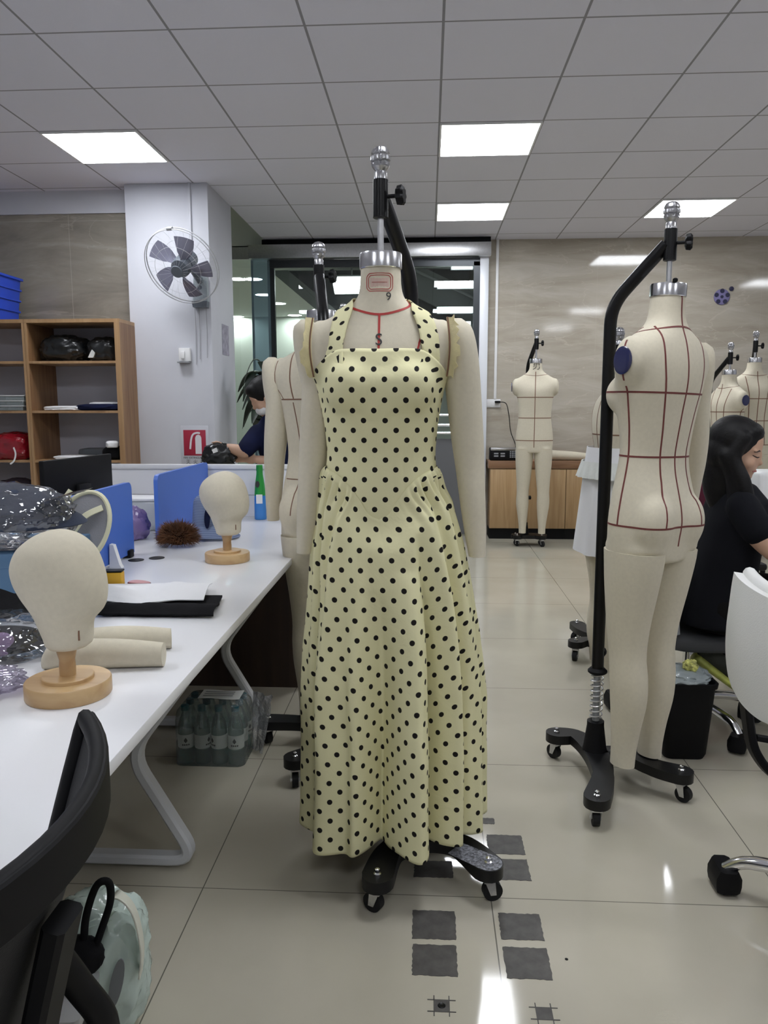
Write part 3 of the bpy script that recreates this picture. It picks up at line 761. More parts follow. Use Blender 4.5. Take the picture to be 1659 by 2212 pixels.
def tapes_male_grid(g, bv):
    tapes_male(g, bv)
    for s in (1, -1):
        tape(g, bv, [(s*.10, -.05, 1.60), (s*.095, -.12, 1.5), (s*.09, -.14, 1.41), (s*.08, -.12, 1.22), (s*.09, -.12, 1.014)], .007)
        tape(g, bv, [(s*.19, .0, 1.44), (s*.18, .0, 1.38), (s*.17, 0, 1.22), (s*.19, 0, 1.014)], .007)

HD = (-.13, 2.15)
fd = form('linen dress form with arms wearing the yellow polka dot dress', HD, 0, arms=(1, -1), tapes=tapes_front, armdx=.050)
ls = text_mesh('S', .044); 
for v in ls.vertices:
    h = FB.ray_cast(V((v.co.x, -.5, 1.506+v.co.y)), V((0, 1, 0))); v.co = h[0]+V((0, -.0016-max(0, v.co.z), 0))
link('size_lettering', ls, M['ink'], fd, smooth=0)
l9 = text_mesh('9', .03)
for v in l9.vertices:
    h = FB.ray_cast(V((.024+v.co.x, -.5, 1.620+v.co.y)), V((0, 1, 0))); v.co = h[0]+V((0, -.0012-max(0, v.co.z), 0))
link('ink_number', l9, M['ink'], fd, smooth=0)
g = G()
w, h = .0245, .012
tape(g, FB, [fray(FB, -w+2*w*k/6, 1.658) for k in range(7)], .030, off=.0002)
g.build('neck_badge', mat('pink_badge', (.62, .45, .38), .7), fd, smooth=0)
# frayed strips at the top of the arms
for s in (1, -1):
    P = [V((s*(.190+.006*math.sin(i/16*PI)), -.030-.022*math.sin(i/16*PI), 1.568-.155*i/16)) for i in range(17)]
    grid = []
    for i, p in enumerate(P):
        q = .004+.004*random.random()+.009*(random.random() > .8)
        grid.append([p+V((-s*.014, -.012, 0)), p+V((s*.0, -.020, random.uniform(-.003, .003))), p+V((s*q, -.026, random.uniform(-.006, .006)))])
    G().sheet(grid, .0015).build('frayed_edge', M['linen_yellow'], fd)
    tp = [p+V((-s*.011, -.016, 0)) for p in P]
    G().tube(tp, .0022, 6).build('armhole_cord', M['tape_brown'], fd)

stand('black rolling stand carrying the form in the polka dot dress', HD, (.078, .18), ((-.15, .07), (.235, .21), (.003, -.252), (.30, -.184)), speck=(.30, -.184))

# ---------------------------------------------------------------- the second form behind at left
H2 = (-.415, 3.0)
form('armed linen dress form seen from behind, standing behind the polka dot dress', (-.408, 3.01), PI+math.radians(-10), arms=(1, -1), tapes=tapes_m2, tapemat='tape_brown', dz=-.045, armdr=.045, armdx=.03)
stand('black rolling stand with its curved pole just left of the dress', H2, (.042, -.19), ((-.212, -.091), (-.049, -.423), (.24, .06), (.18, -.20)), top=1.93, rod=1.69)
stand('stand behind the dress whose silver finial shows left of the neck', (-.60, 5.55), (.0, .19), ((-.2, .25), (.2, .25), (-.15, -.1), (.15, -.1)), top=2.03)
# ---------------------------------------------------------------- big form at the right
HR = (.77, 2.62)
fr_ = form('large linen dress form at right seen from its back, dark disc at the shoulder', HR, math.radians(180+32), arms=(-1,), discs=(1,), tapes=tapes_all, tapemat='tape_dark', dz=-.018, armdx=.012, armdy=-.02)
G().lathe([(.004, 0), (.008, .003), (.008, .01), (.004, .013)], (.035, .048, 1.737), 12).build('cap_screw', M['black_plastic'], fr_)
_tilt = T(*HR, 1.70) @ RY(.029) @ T(0, 0, -1.70-.018) @ RZ(math.radians(180+38)); fr_.matrix_world = _tilt
stand('black rolling stand at right with tall curved pole and spring', HR, (-.163, .075), ((-.275, .216), (-.227, -.268), (.096, -.078), (.05, .235)), top=1.962, rod=1.715)
# ---------------------------------------------------------------- male form by the cabinet
HM = (.985, 7.30)
fm = form('male dress form without arms standing before the oak cabinet', HM, math.radians(-8), male=True, discs=(-1,), tapes=tapes_male, tapemat='tape_brown')
nan = text_mesh('男', .075)
for v in nan.vertices:
    h = MB_.ray_cast(V((.006+v.co.x, -.5, 1.688+v.co.y)), V((0, 1, 0))); v.co = (h[0] if h[0] is not None else V((v.co.x, -.05, 1.688)))+V((0, -.0012-max(0, v.co.z), 0))
link('neck_lettering', nan, M['ink'], fm, smooth=0)
stand('black rolling stand of the male form by the cabinet', HM, (-.05, .17), ((-.14, .12), (.12, .14), (-.13, .06), (.10, .05)), top=2.01, rod=1.755)
# ---------------------------------------------------------------- form with white garment behind the right pole
H5 = (.935, 3.95)
form('linen dress form in white wrap half hidden behind the tall right pole', H5, math.radians(100), tapes=tapes_all, tapemat='tape_brown', dz=-.20, scale=1.0)
stand('black rolling stand under the form in the white wrap', H5, (.02, .19), ((-.08, .40), (.22, .30), (-.15, .06), (.15, -.12)), top=1.70, rod=1.52)
# ---------------------------------------------------------------- two forms at the far right
H6 = (2.52, 6.75)
form('armless male form in side view at far right', H6, math.radians(-72), male=True, discs=(1,), tapes=tapes_male_grid, tapemat='tape_brown', dz=-.13)
stand('black rolling stand of the side view form at far right', H6, (-.10, .15), ((-.25, .2), (.05, .3), (-.1, -.2), (.15, -.1)), top=1.84, rod=1.62)
H7 = (2.80, 6.95)
form('armless male form facing the room at the right edge', H7, math.radians(6), male=True, tapes=tapes_male_grid, tapemat='tape_brown', dz=-.02)
stand('black rolling stand of the form at the right edge', H7, (.06, .18), ((-.1, .3), (.25, .28), (-.12, -.12), (.2, -.1)), top=1.95, rod=1.73)
# ---------------------------------------------------------------- the polka dot dress
def dots_mat():
    m, t, b = nt('yellow_polka_dot_cotton')
    uv = t.nodes.new('ShaderNodeUVMap'); uv.uv_map = 'UVMap'; s = t.nodes.new('ShaderNodeSeparateXYZ'); t.links.new(uv.outputs[0], s.inputs[0])
    PX, PY, RAD = .0567, .0524, .0073
    def lat(ox, oy):
        def cell(c, o, p): return mnode(t, 'MULTIPLY', mnode(t, 'SUBTRACT', mnode(t, 'FRACT', mnode(t, 'ADD', mnode(t, 'DIVIDE', mnode(t, 'SUBTRACT', c, o), p), .5)), .5), p)
        x = cell(s.outputs[0], ox, PX); y = cell(s.outputs[1], oy, PY)
        return mnode(t, 'SQRT', mnode(t, 'ADD', mnode(t, 'MULTIPLY', x, x), mnode(t, 'MULTIPLY', y, y)))
    d = mnode(t, 'MINIMUM', lat(.0174, 1.455), lat(.0174+PX/2, 1.455+PY/2))
    f = t.nodes.new('ShaderNodeMapRange'); f.inputs['From Min'].default_value = RAD-.0005; f.inputs['From Max'].default_value = RAD+.0005
    f.inputs['To Min'].default_value = 1; f.inputs['To Max'].default_value = 0
    t.links.new(d, f.inputs['Value'])
    mx = t.nodes.new('ShaderNodeMix'); mx.data_type = 'RGBA'; mx.inputs[6].default_value = (.77, .735, .45, 1); mx.inputs[7].default_value = (.012, .010, .009, 1)
    t.links.new(f.outputs[0], mx.inputs[0]); t.links.new(mx.outputs[2], b.inputs['Base Color'])
    b.inputs['Roughness'].default_value = .8; b.inputs['Specular IOR Level'].default_value = .2
    tc = t.nodes.new('ShaderNodeTexCoord')
    n = t.nodes.new('ShaderNodeTexNoise'); n.inputs['Scale'].default_value = 9; n.inputs['Detail'].default_value = 4; n.inputs['Distortion'].default_value = .8
    t.links.new(tc.outputs['Object'], n.inputs['Vector'])
    bp = t.nodes.new('ShaderNodeBump'); bp.inputs['Strength'].default_value = .22; bp.inputs['Distance'].default_value = .02
    t.links.new(n.outputs['Fac'], bp.inputs['Height']); t.links.new(bp.outputs['Normal'], b.inputs['Normal'])
    return m
DM = dots_mat()
def uv_sheet(name, grid, uvs, m, parent, closed=False, th=.0022, smooth=60):
    """grid[i][j] points with uvs[i][j]; becomes cloth with a thickness"""
    R = len(grid); N = len(grid[0]); bm = bmesh.new(); L = bm.loops.layers.uv.new('UVMap')
    vs = [[bm.verts.new(p) for p in r] for r in grid]
    for i in range(R-1):
        for j in range(N if closed else N-1):
            k = (j+1) % N
            f = bm.faces.new((vs[i][j], vs[i][k], vs[i+1][k], vs[i+1][j]))
            for lp, (a, b) in zip(f.loops, ((i, j), (i, j+1), (i+1, j+1), (i+1, j))): lp[L].uv = uvs[a][b]
    me = bpy.data.meshes.new(name); bm.to_mesh(me); bm.free()
    o = link(name, me, m, parent, smooth=smooth)
    md = o.modifiers.new('thickness', 'SOLIDIFY'); md.thickness = th; md.offset = 0
    return o
dress = thing('dress', 'long yellow halter dress with black polka dots on the dress form', 'dress', (*HD, 0))

def seam_z(a):
    """height of the waist seam; a = degrees from the front centre"""
    a = abs(a)
    return interp([(0, 1.035), (14, 1.05), (25, 1.085), (42, 1.128), (62, 1.158), (90, 1.17), (180, 1.17)], a)[0]
def bod_top(a):
    a = abs(a)
    return interp([(0, 1.482), (38, 1.483), (52, 1.478), (64, 1.452), (80, 1.415), (95, 1.40), (180, 1.39)], a)[0]
def body_pt(a, z, off):
    r = math.radians(a); o = V((.6*math.sin(r), -.6*math.cos(r), z)); h = FB.ray_cast(o, (V((0, 0, z))-o).normalized())
    p = h[0] if h[0] is not None else V((.1*math.sin(r), -.1*math.cos(r), z))
    d = V((math.sin(r), -math.cos(r), 0)); return p+d*off
NA = 180
ang = [-180+360*j/NA for j in range(NA)]
def arc_uv(rows, zrow):
    out = []
    for i, r in enumerate(rows):
        n = len(r); u = [0]*(n+1); j0 = n//2
        for j in range(j0, n): u[j+1] = u[j]+(V(r[(j+1) % n])-V(r[j])).xy.length
        for j in range(j0-1, -1, -1): u[j] = u[j+1]-(V(r[j+1])-V(r[j])).xy.length
        out.append([(u[j], zrow[i] if not callable(zrow) else zrow(i, j % n)) for j in range(n+1)])
    return out
# bodice
NZ = 44; grid = []; zz = []
for i in range(NZ+1):
    row = []; zr = []
    for a in ang:
        z0 = seam_z(a)-.012; z1 = bod_top(a); z = z0+(z1-z0)*i/NZ
        off = .008+.0015*noise.noise(V((a*.05, z*9, 3)))
        if z > 1.38: off += .003*min(1, (z-1.38)/.05)
        if z < 1.20: off += .004*min(1, (1.20-z)/.1)
        if i < 3: off -= .0022*(3-i)/3
        row.append(body_pt(a, z, off)); zr.append(z)
    grid.append(row); zz.append(zr)
# bridge under the bust so the cloth spans flat between the breasts
for i in range(NZ+1):
    for j, a in enumerate(ang):
        if abs(a) < 34:
            y_in = min(grid[i][k].y for k in range(NA) if abs(ang[k]) < 40)
            p = grid[i][j]; k = (1-abs(a)/34)**.5*.75
            p.y = p.y*(1-k)+min(p.y, y_in+.006)*k
bod = uv_sheet('bodice', grid, arc_uv(grid, lambda i, j: zz[i][j]), DM, dress, True)
# skirt
#  z, x shift, half width, front depth, back depth
SK = [(.10, .033, .238, .198, .20), (.35, .031, .232, .184, .19), (.59, .030, .226, .172, .175), (.80, .0265, .214, .158, .165), (.92, .019, .201, .148, .155), (.99, .016, .188, .138, .148), (1.05, .012, .174, .126, .134), (1.10, .008, .162, .112, .112), (1.14, .004, .154, .102, .094), (1.18, .0, .148, .094, .08)]
#  folds: centre angle (front = 0, image right = +), width in degrees, depth at the hem, height where it starts
FOLD = [(-82, 9, .022, 1.0), (-58, 7, -.022, 1.0), (-38, 13, .036, 1.08), (-19, 5, .020, 1.02), (-6, 8, -.034, .85), (14, 8, .044, .9), (29, 5, -.030, 1.0), (43, 8, .022, 1.05), (57, 4, -.020, 1.05), (72, 8, .022, 1.05), (88, 5, -.02, 1.0),
        (105, 9, .03, 1.0), (128, 9, .03, 1.0), (150, 9, .03, 1.0), (172, 9, .03, 1.0), (-105, 9, .03, 1.0), (-128, 9, .03, 1.0), (-150, 9, .03, 1.0), (-172, 9, .03, 1.0)]
NA2 = 540; ang2 = [-180+360*j/NA2 for j in range(NA2)]; NS = 120
def skirt_pt(a, t, gather=True):
    zs = seam_z(a); zh = .134+.012*math.sin(math.radians(a*2+30))+.004*noise.noise(V((a*.04, 0, 1)))
    z = zs+(zh-zs)*t
    sh, w, f, b = interp(SK, z); r = math.radians(a); s = math.sin(r); c = math.cos(r)
    e = 2/2.15
    x = w*math.copysign(abs(s)**e, s); y = -(f if c > 0 else b)*math.copysign(abs(c)**e, c)
    base = body_pt(a, max(zs, min(z, 1.2)), .0122)
    k = min(1, t/.10); k = k*k*(3-2*k)
    p = V((base.x*(1-k)+x*k+sh*k, base.y*(1-k)+y*k, z))
    d = V((math.sin(r)*w, -math.cos(r)*f, 0)).normalized()
    amp = 0
    for ca, wd, dep, zst in FOLD:
        q = (a-ca+180) % 360-180
        drift = 3.0*noise.noise(V((ca*.3, z*2.2, 5)))
        q -= drift
        if z < zst:
            g_ = 1.7*min(1, (zst-z)/.50)**.75; sg = math.exp(-(q/wd)**2) if dep > 0 else math.exp(-(q/(wd*.8))**2)
            amp += dep*g_*sg
    side = min(1, max(0, (abs(a)-26)/22)); dz = zs-z
    if gather and dz > 0:
        ru = math.exp(-((dz-.03)/.07)**2) if dz > .03 else (dz/.03)
        ph = 52*math.radians(a)+2.4*noise.noise(V((a*.05, 2, 2)))*3
        amp += side*.0062*ru*(math.sin(ph)+.4*math.sin(ph*.6+1))+side*.009*math.exp(-(dz/.16)**2)*(1 if dz > .012 else dz/.012)
        # long soft ridges running down out of the gathers
        ph2 = 19*math.radians(a)+.6+2.0*noise.noise(V((a*.02, 7, z*.8)))
        amp += side*.0135*min(1, dz/.10)*math.exp(-(dz/.85)**2)*math.sin(ph2)
    amp += .0035*noise.noise(V((p.x*7, p.y*7, z*4)))*min(1, t*3) + .004*max(0, noise.noise(V((p.x*4+z*5, p.y*3, z*6+9))))*min(1, t*2)
    return p+d*amp, z
grid = []; zz = []; base = []
for i in range(NS+1):
    t = (i/NS); row = []; zr = []
    for a in ang2:
        p, z = skirt_pt(a, t); row.append(p); zr.append(z)
    grid.append(row); zz.append(zr)
# cloth length along each row, taken with a shear towards the seam so the print hangs straight
uv = arc_uv(grid, lambda i, j: zz[i][j])
skirt = uv_sheet('skirt', grid, uv, DM, dress, True)
# halter straps from the neckline up round the neck
def strap(s, inner, outer):
    I = spline(inner, 8); O_ = spline(outer, 8); n = min(len(I), len(O_)); grid = []; uv = []
    for i in range(n):
        row = []; u = []; cv = -(sum((O_[q+1]-O_[q]).length+(I[q+1]-I[q]).length for q in range(i, n-1)))/2+1.44; cu = .10-.02*i/n
        for k in range(9):
            p = I[i]*(1-k/8)+O_[i]*(k/8); q, nr = snap(FB, p, .0075-.003*max(0, (i/(n-1)-.8)/.2)); row.append(q); u.append((s*(cu+k/8*(O_[i]-I[i]).length)+.012, cv))
        grid.append(row); uv.append(u)
    uv_sheet('halter_strap', grid, uv, DM, dress, False, .0025)
#                neck back      neck side        front ...
strap(1, [(.040, .075, 1.625), (.066, .045, 1.63), (.078, .0, 1.615), (.084, -.05, 1.59), (.108, -.10, 1.555), (.126, -.14, 1.52), (.136, -.15, 1.490), (.139, -.16, 1.474)],
         [(.035, .085, 1.585), (.075, .075, 1.588), (.108, .03, 1.595), (.136, -.03, 1.583), (.160, -.08, 1.54), (.172, -.10, 1.495), (.175, -.09, 1.455), (.176, -.075, 1.425)])
strap(-1, [(-.040, .075, 1.625), (-.064, .045, 1.63), (-.066, .0, 1.618), (-.070, -.05, 1.597), (-.088, -.10, 1.560), (-.106, -.15, 1.520), (-.114, -.17, 1.490), (-.118, -.18, 1.474)],
          [(-.035, .085, 1.585), (-.075, .075, 1.588), (-.100, .03, 1.598), (-.118, -.03, 1.583), (-.138, -.09, 1.545), (-.154, -.12, 1.495), (-.164, -.10, 1.455), (-.168, -.085, 1.425)])

# white wrap on the form behind the right pole
t = thing('wrap_skirt', 'white lace trimmed wrap hanging on the form behind the right pole', 'garment', (*H5, 0))
def wrap(z0, z1, w0, w1, name, m, th=.003, nf=11, amp=.010):
    grid = []
    for i in range(25):
        q = i/24; z = z1+(z0-z1)*q; row = []
        for k in range(120):
            a = 2*PI*k/120; r = (w1+(w0-w1)*q); f = 1+amp/r*q*math.sin(nf*a+2*math.sin(3*a))
            row.append((r*.80*f*math.cos(a), r*1.04*f*math.sin(a), z))
        grid.append(row)
    return G().sheet(grid, th, True).build(name, m, t)
wrap(.60, 1.13, .225, .168, 'cloth', M['white_cloth'])
wrap(.98, 1.06, .225, .198, 'lace_trim', mat('white_lace', (.70, .72, .68), .9, bump=.8, bump_s=60), .004, 26, .008)
# ---------------------------------------------------------------- long white bench desk at the left
DZ = .75
desk = thing('desk', 'long white bench desk with bent metal legs at left', 'desk', (-1.19, 2.15, 0))
def dk_(x, y, z): return V((x+1.19, y-2.15, z))
G().box(dk_(-1.86, .25, DZ-.026), dk_(-.525, 4.05, DZ), .003).build('tabletop', M['white_lam'], desk)
for y in (.95, 2.07, 3.05, 3.95):
    pts = [dk_(x, y, z) for x, z in ((-.565, .722), (-.85, .345), (-.665, .026), (-1.715, .026), (-1.53, .345), (-1.815, .722))]
    g = G(); g.bar(fillet(pts, .075, 7), .032, .044, up=(0, 1, 0)); g.build('leg', M['white_metal'], desk)
g = G()
for x in (-.60, -1.78): g.box(dk_(x-.015, .35, DZ-.066), dk_(x+.015, 3.98, DZ-.027))
g.build('rail', M['white_metal'], desk, smooth=0)
G().box(dk_(-1.20, .3, .12), dk_(-1.18, 3.5, DZ-.028)).build('modesty_panel', M['wenge'], desk, smooth=0)
G().box(dk_(-1.84, 3.53, 0), dk_(-.585, 3.56, DZ-.027)).build('end_panel', M['wenge'], desk, smooth=0)
for x, y in ((-1.05, 2.905), (-1.115, 2.86)):
    G().lathe([(.029, 0), (.030, .002), (.026, .003), (.024, .0022), (.004, .002)], dk_(x, y, DZ), 24).build('cable_grommet', M['black_plastic'], desk)
t = thing('desk_screen', 'white end screen standing across the far end of the desk', 'screen', (-1.19, 4.06, 0))
g = G(); g.box((-.66, -.010, DZ+.0005), (.66, .02, .865)); g.box((-.66, -.016, .868), (.66, .02, 1.005)); g.build('panel', M['white_lam'], t, smooth=0)
G().box((-.66, -.026, 1.005), (.66, .03, 1.028), .003).build('top_rail', M['white_lam'], t)
def screen(y0, y1, label, clip):
    t = thing('partition', label, 'partition', (-1.17, (y0+y1)/2, DZ), 0, 'blue desk partitions'); h = (y1-y0)/2
    o = [(-h, .012), (h, .012)]
    for a0, cy, cz in ((0, h-.03, .262), (90, -h+.03, .262)):
        for k in range(7): a = math.radians(a0+15*k); o.append((cy+.03*math.cos(a), cz+.03*math.sin(a)))
    G().poly([(-.009, y, z) for y, z in o], (.018, 0, 0)).build('panel', M['blue_lam'], t, smooth=30)
    g = G()
    for yy in (-h+.05, h-.05): g.box((-.02, yy-.02, .0005), (.02, yy+.02, .03), .003)
    g.build('foot', M['black_plastic'], t)
    if clip: G().poly([(.012, clip, .0005), (.058, clip, .0005), (.050, clip, .012), (.030, clip, .085), (.016, clip, .088)], (0, .024, 0)).build('bracket', M['white_plastic'], t, smooth=20)
screen(2.38, 2.965, 'near blue desk partition with a white bracket at its foot', .04)
screen(3.26, 4.03, 'far blue desk partition behind the brown fur ball', None)

# linen heads on turned wooden stands
HS = [(.853, -.033, .042, .040), (.858, -.039, .050, .046), (.87, -.041, .054, .050), (.90, -.052, .056, .054), (.912, -.056, .061, .058), (.922, -.060, .071, .062), (.935, -.068, .081, .066), (.96, -.084, .0875, .072), (.99, -.096, .087, .079), (1.02, -.099, .081, .078), (1.05, -.087, .070, .068), (1.07, -.066, .054, .052), (1.083, -.044, .037, .035), (1.0905, -.022, .018, .018), (1.093, -.006, .004, .006)]
def head_form(label, loc, rz):
    t = thing('head_form', label, 'mannequin head', (*loc, DZ), rz, 'linen heads on wooden stands')
    rings = []
    for i in range(46):
        q = i/45; z = HS[0][0]+(HS[-1][0]-HS[0][0])*(1-(1-q)**1.25)
        l, r, d = interp(HS, z); cx = (l+r)/2; w = max((r-l)/2, .002); d = max(d, .002)
        rings.append([V((cx+w*math.cos(2*PI*k/40), d*math.sin(2*PI*k/40), z-DZ)) for k in range(40)])
    h = G().loft(rings).build('head', M['linen'], t, smooth=80)
    G().box((.042, -.0345, .125), (.045, -.0325, .145)).build('seam_mark', M['tape_brown'], h, smooth=0)
    G().lathe([(.016, .042), (.0165, .06), (.0155, .075), (.021, .098), (.0215, .106), (.017, .120), (.017, .125)], n=24).build('peg', M['pine'], t)
    G().lathe([(.083, .0005), (.0845, .003), (.0845, .031), (.0825, .034), (.051, .0345), (.051, .041), (.0495, .0425), (.001, .0426)], n=44).build('base', M['pine'], t)
    return t
head_form('large linen head on a wooden stand at the near end of the desk', (-.733, 1.487), 0)
head_form('smaller looking linen head on a wooden stand farther along the desk', (-.762, 2.87), 0)

# box with the bagged cap
boxm = mat('blue_carton', (.10, .20, .34), .6, noise_s=4, noise_a=.15)
t = thing('storage_box', 'blue box on the desk under the bagged cap', 'box', (-1.27, 2.17, DZ))
G().box((-.21, -.17, .0005), (.21, .17, .17), .004).build('body', boxm, t)
G().box((-.215, -.175, .15), (.215, .175, .19), .004).build('lid', boxm, t)
capm = mat('slate_cap_cloth', (.025, .035, .065), .85, bump=.3, bump_s=150)
t = thing('bagged_cap', 'slate blue cap inside clear plastic on the blue box', 'cap', (-1.18, 2.14, .942))
me = lump_mesh((.30, .26, .125), 3, .06, 1.6, 4, .3); link('crown', me, capm, t, (0, 0, .05))
grid = []
for i in range(13):
    a = -1.1+2.2*i/12; grid.append([(.16*math.cos(a)*1.02, .13*math.sin(a), .085), (.19*math.cos(a)-.01, .15*math.sin(a), .075), (.215*math.cos(a)-.02, .165*math.sin(a), .06)])
G().sheet(grid, .004).build('brim', capm, t)
t2 = thing('plastic_bag', 'clear crumpled plastic bag wrapped round the slate blue cap', 'plastic bag', (-1.19, 2.12, .942))
me = lump_mesh((.36, .32, .185), 5, .10, 2.4, 5, .5, .05); link('film', me, M['clear'], t2)
g = []
for i in range(15):
    q = i/14; w = .15*(1-q)+.012
    g.append([(-.16+.10*q+w*math.sin(u*1.5)+.02*noise.noise(V((u*3, q*5, 1))), -.175-.01*q+.02*noise.noise(V((u*4, q*6, 2))), .09-.15*q+.0) for u in [k/8*2-1 for k in range(9)]])
G().sheet(g, .0015).build('hanging_flap', clear_mat('slate_film', (.50, .58, .68), .12, .04, .22, (.08, .11, .17), 1.0, 7), t2)
g = [[(.19+.05*u+.015*noise.noise(V((u*6, v*6, 4))), -.03+.05*v, .15+.015*u+.012*noise.noise(V((u*7, v*7, 9)))) for v in (-1, -.5, 0, .5, 1)] for u in (-1, -.5, 0, .5, 1)]
G().sheet(g, .001).build('bag_mouth', M['clear'], t2)
# grey visor with cream rim
cream = mat('cream_trim', (.72, .70, .50), .7); gm = mat('grey_mesh_cloth', (.27, .27, .29), .8, bump=.5, bump_s=260)
t = thing('sun_visor', 'grey oval sun visor with cream rim leaning beside the bagged cap', 'visor', (-1.085, 2.345, DZ))
MT_ = T(0, 0, .205) @ RX(-.28) @ RY(.35)
o = [(.082*math.cos(2*PI*k/40), 0, .118*math.sin(2*PI*k/40)) for k in range(40)]
g = G(); g.poly(o, (0, .003, 0)); g.xf(MT_).build('brim', gm, t, smooth=30)
g = G(); g.tube([(p[0]*1.02, .0015, p[2]*1.02) for p in o], .0075, 8, loop=True); g.xf(MT_).build('rim', cream, t)
g = G(); g.bar(spline([(-.075, -.012, .10), (-.085, -.012, .04), (-.082, -.012, -.03), (-.045, -.016, -.055), (-.015, -.014, -.02), (.0, -.012, .04), (.04, -.008, .085)], 6), .004, .020, up=(1, 0, .3)); g.xf(MT_).build('head_band', cream, t)
G().bar(spline([(-.085, -.05, .17), (-.09, -.04, .10), (-.08, -.02, .0035)], 6), .004, .022, up=(1, 0, 0)).build('strap', M['black_cloth'], t)
# yellow block, pink case, cloths
t = thing('sponge_block', 'yellow block with dark top on the desk beside the head', 'block', (-1.01, 2.40, DZ), .12)
G().box((-.028, -.02, .0005), (.028, .02, .056), .004).build('body', M['yellow'], t)
G().box((-.036, -.022, .0005), (-.0285, .024, .058), .002).box((-.03, -.018, .0565), (.028, .022, .062), .002).build('cover', M['black_plastic'], t)
t = thing('pink_case', 'small flat pink case lying beside the yellow block', 'case', (-.955, 2.46, DZ), -.3)
o = [(.040*math.cos(2*PI*k/28)+.006*math.cos(4*PI*k/28), .021*math.sin(2*PI*k/28), .0005) for k in range(28)]
G().poly(o, (0, 0, .010)).build('body', mat('pink', (.62, .30, .30), .4), t, smooth=30)
G().tube([(p[0], p[1], .006) for p in o], .003, 8, loop=True).build('edge', mat('maroon_edge', (.12, .03, .04), .5), t)
def cloth(name, label, m, pts, h, seed, th=.004, nu=26, nv=14, cat='cloth', dy=None):
    """sheet spread over a four-sided outline, with soft creases"""
    a, b, c, d = [V((*p, 0)) for p in pts]; cen = (a+b+c+d)/4; grid = []
    for i in range(nv+1):
        v = i/nv; row = []
        for j in range(nu+1):
            u = j/nu; p = (a*(1-u)+b*u)*(1-v)+(d*(1-u)+c*u)*v
            e = min(u, 1-u, v, 1-v)*6; e = min(1, e)
            z = th+.001+h(u, v)+.006*max(0, noise.noise(V((u*5+seed, v*4, seed))))*e+.003*noise.noise(V((u*11, v*9+seed, 2)))*e
            dyy = dy(u, v) if dy else 0; p = p+V((0, dyy, 0)); row.append((p.x-cen.x+.004*noise.noise(V((u*6, v*6, seed+3))), p.y-cen.y+.004*noise.noise(V((u*6, v*6, seed+8))), max(z, th+.0006)))
        grid.append(row)
    o = G().sheet(grid, th).build(name, m, loc=(cen.x, cen.y, DZ), smooth=70)
    return tag(o, label, cat)
cloth('black_cloth', 'folded black cloth lying on the desk behind the near head', M['black_cloth'], [(-.93, 2.06), (-.592, 2.062), (-.625, 2.28), (-.955, 2.27)], lambda u, v: .014*math.sin(PI*min(1, v*2.2)), 1, .006)
cloth('white_cloth', 'crumpled white cloth spread on top of the black cloth', M['white_cloth'], [(-.975, 2.17), (-.655, 2.185), (-.69, 2.40), (-1.02, 2.37)], lambda u, v: .016+.012*math.sin(8*u+3*v)*math.sin(PI*v)*math.sin(PI*u)+.012*math.sin(PI*v), 4, .003, 34, 18, dy=lambda u, v: -.045*math.sin(PI*min(1, u*1.25))**2*(1-v))
# two linen arm forms
def arm_form(label, a, b, r0, r1, zc=0):
    a = V(a); b = V(b); d = b-a; L = d.length; rings = []; t = thing('arm_form', label, 'arm form', (a.x, a.y, a.z), math.atan2(d.y, d.x), 'linen arm forms')
    for i in range(25):
        q = i/24; r = r0+(r1-r0)*q+.004*math.sin(PI*q)
        if q < .10: r *= .55+.45*math.sqrt(q/.10)
        rings.append([V((L*q, r*math.cos(2*PI*k/24), max(r*1.0, .004)+r*math.sin(2*PI*k/24)+.004*math.sin(PI*q)*zc)) for k in range(24)])
    G().loft(rings).build('sleeve', M['linen'], t, smooth=60)
    G().lathe([(r1*.96, 0), (r1*1.0, .003), (.003, .004)], (L-.001, 0, r1), 24, 'X').build('end_cap', M['linen'], t)
arm_form('linen arm form lying on the desk just behind the near head', (-.86, 1.635, DZ+.0006), (-.598, 1.668, DZ+.0006), .031, .027)
arm_form('second linen arm form tucked behind the first one on the desk', (-.83, 1.735, DZ+.0006), (-.625, 1.80, DZ+.0006), .030, .024)
# bag with purple eye masks
t = thing('plastic_pouch', 'clear plastic pouch with black header and purple pads inside at the left edge', 'plastic bag', (-1.0, 1.73, DZ+.0006))
link('film', lump_mesh((.25, .22, .105), 11, .10, 2.6, 5, .4, .05), M['clear'], t)
G().sheet([[(-.12+.02*j, .05-.02*abs(j-5)/5+.025*i, .082+.014*i+.01*math.sin(j)) for j in range(12)] for i in range(4)], .003).build('header_strip', M['black_cloth'], t)
pur = mat('lilac_cloth', (.30, .20, .36), .8, bump=.3, bump_s=150)
g = G(); g.ball((-.06, -.045, .052), (.040, .020, .036), M=RY(.4)); g.ball((.015, -.05, .040), (.036, .020, .028), M=RY(-.3)); g.ball((-.095, -.03, .03), (.03, .02, .026)); g.build('purple_pad', pur, t)
G().ball((.0, .0, .035), (.10, .07, .030)).build('dark_lining', M['black_cloth'], t)
t = thing('plastic_film', 'loose clear plastic film on the desk below the purple pouch', 'plastic film', (-.99, 1.50, DZ+.0006))
link('film', lump_mesh((.30, .20, .035), 15, .16, 3.2, 5, .5, .06), clear_mat('lilac_film', (.93, .90, .96), .06, .06, .14, (.62, .60, .72), .9, 10), t)
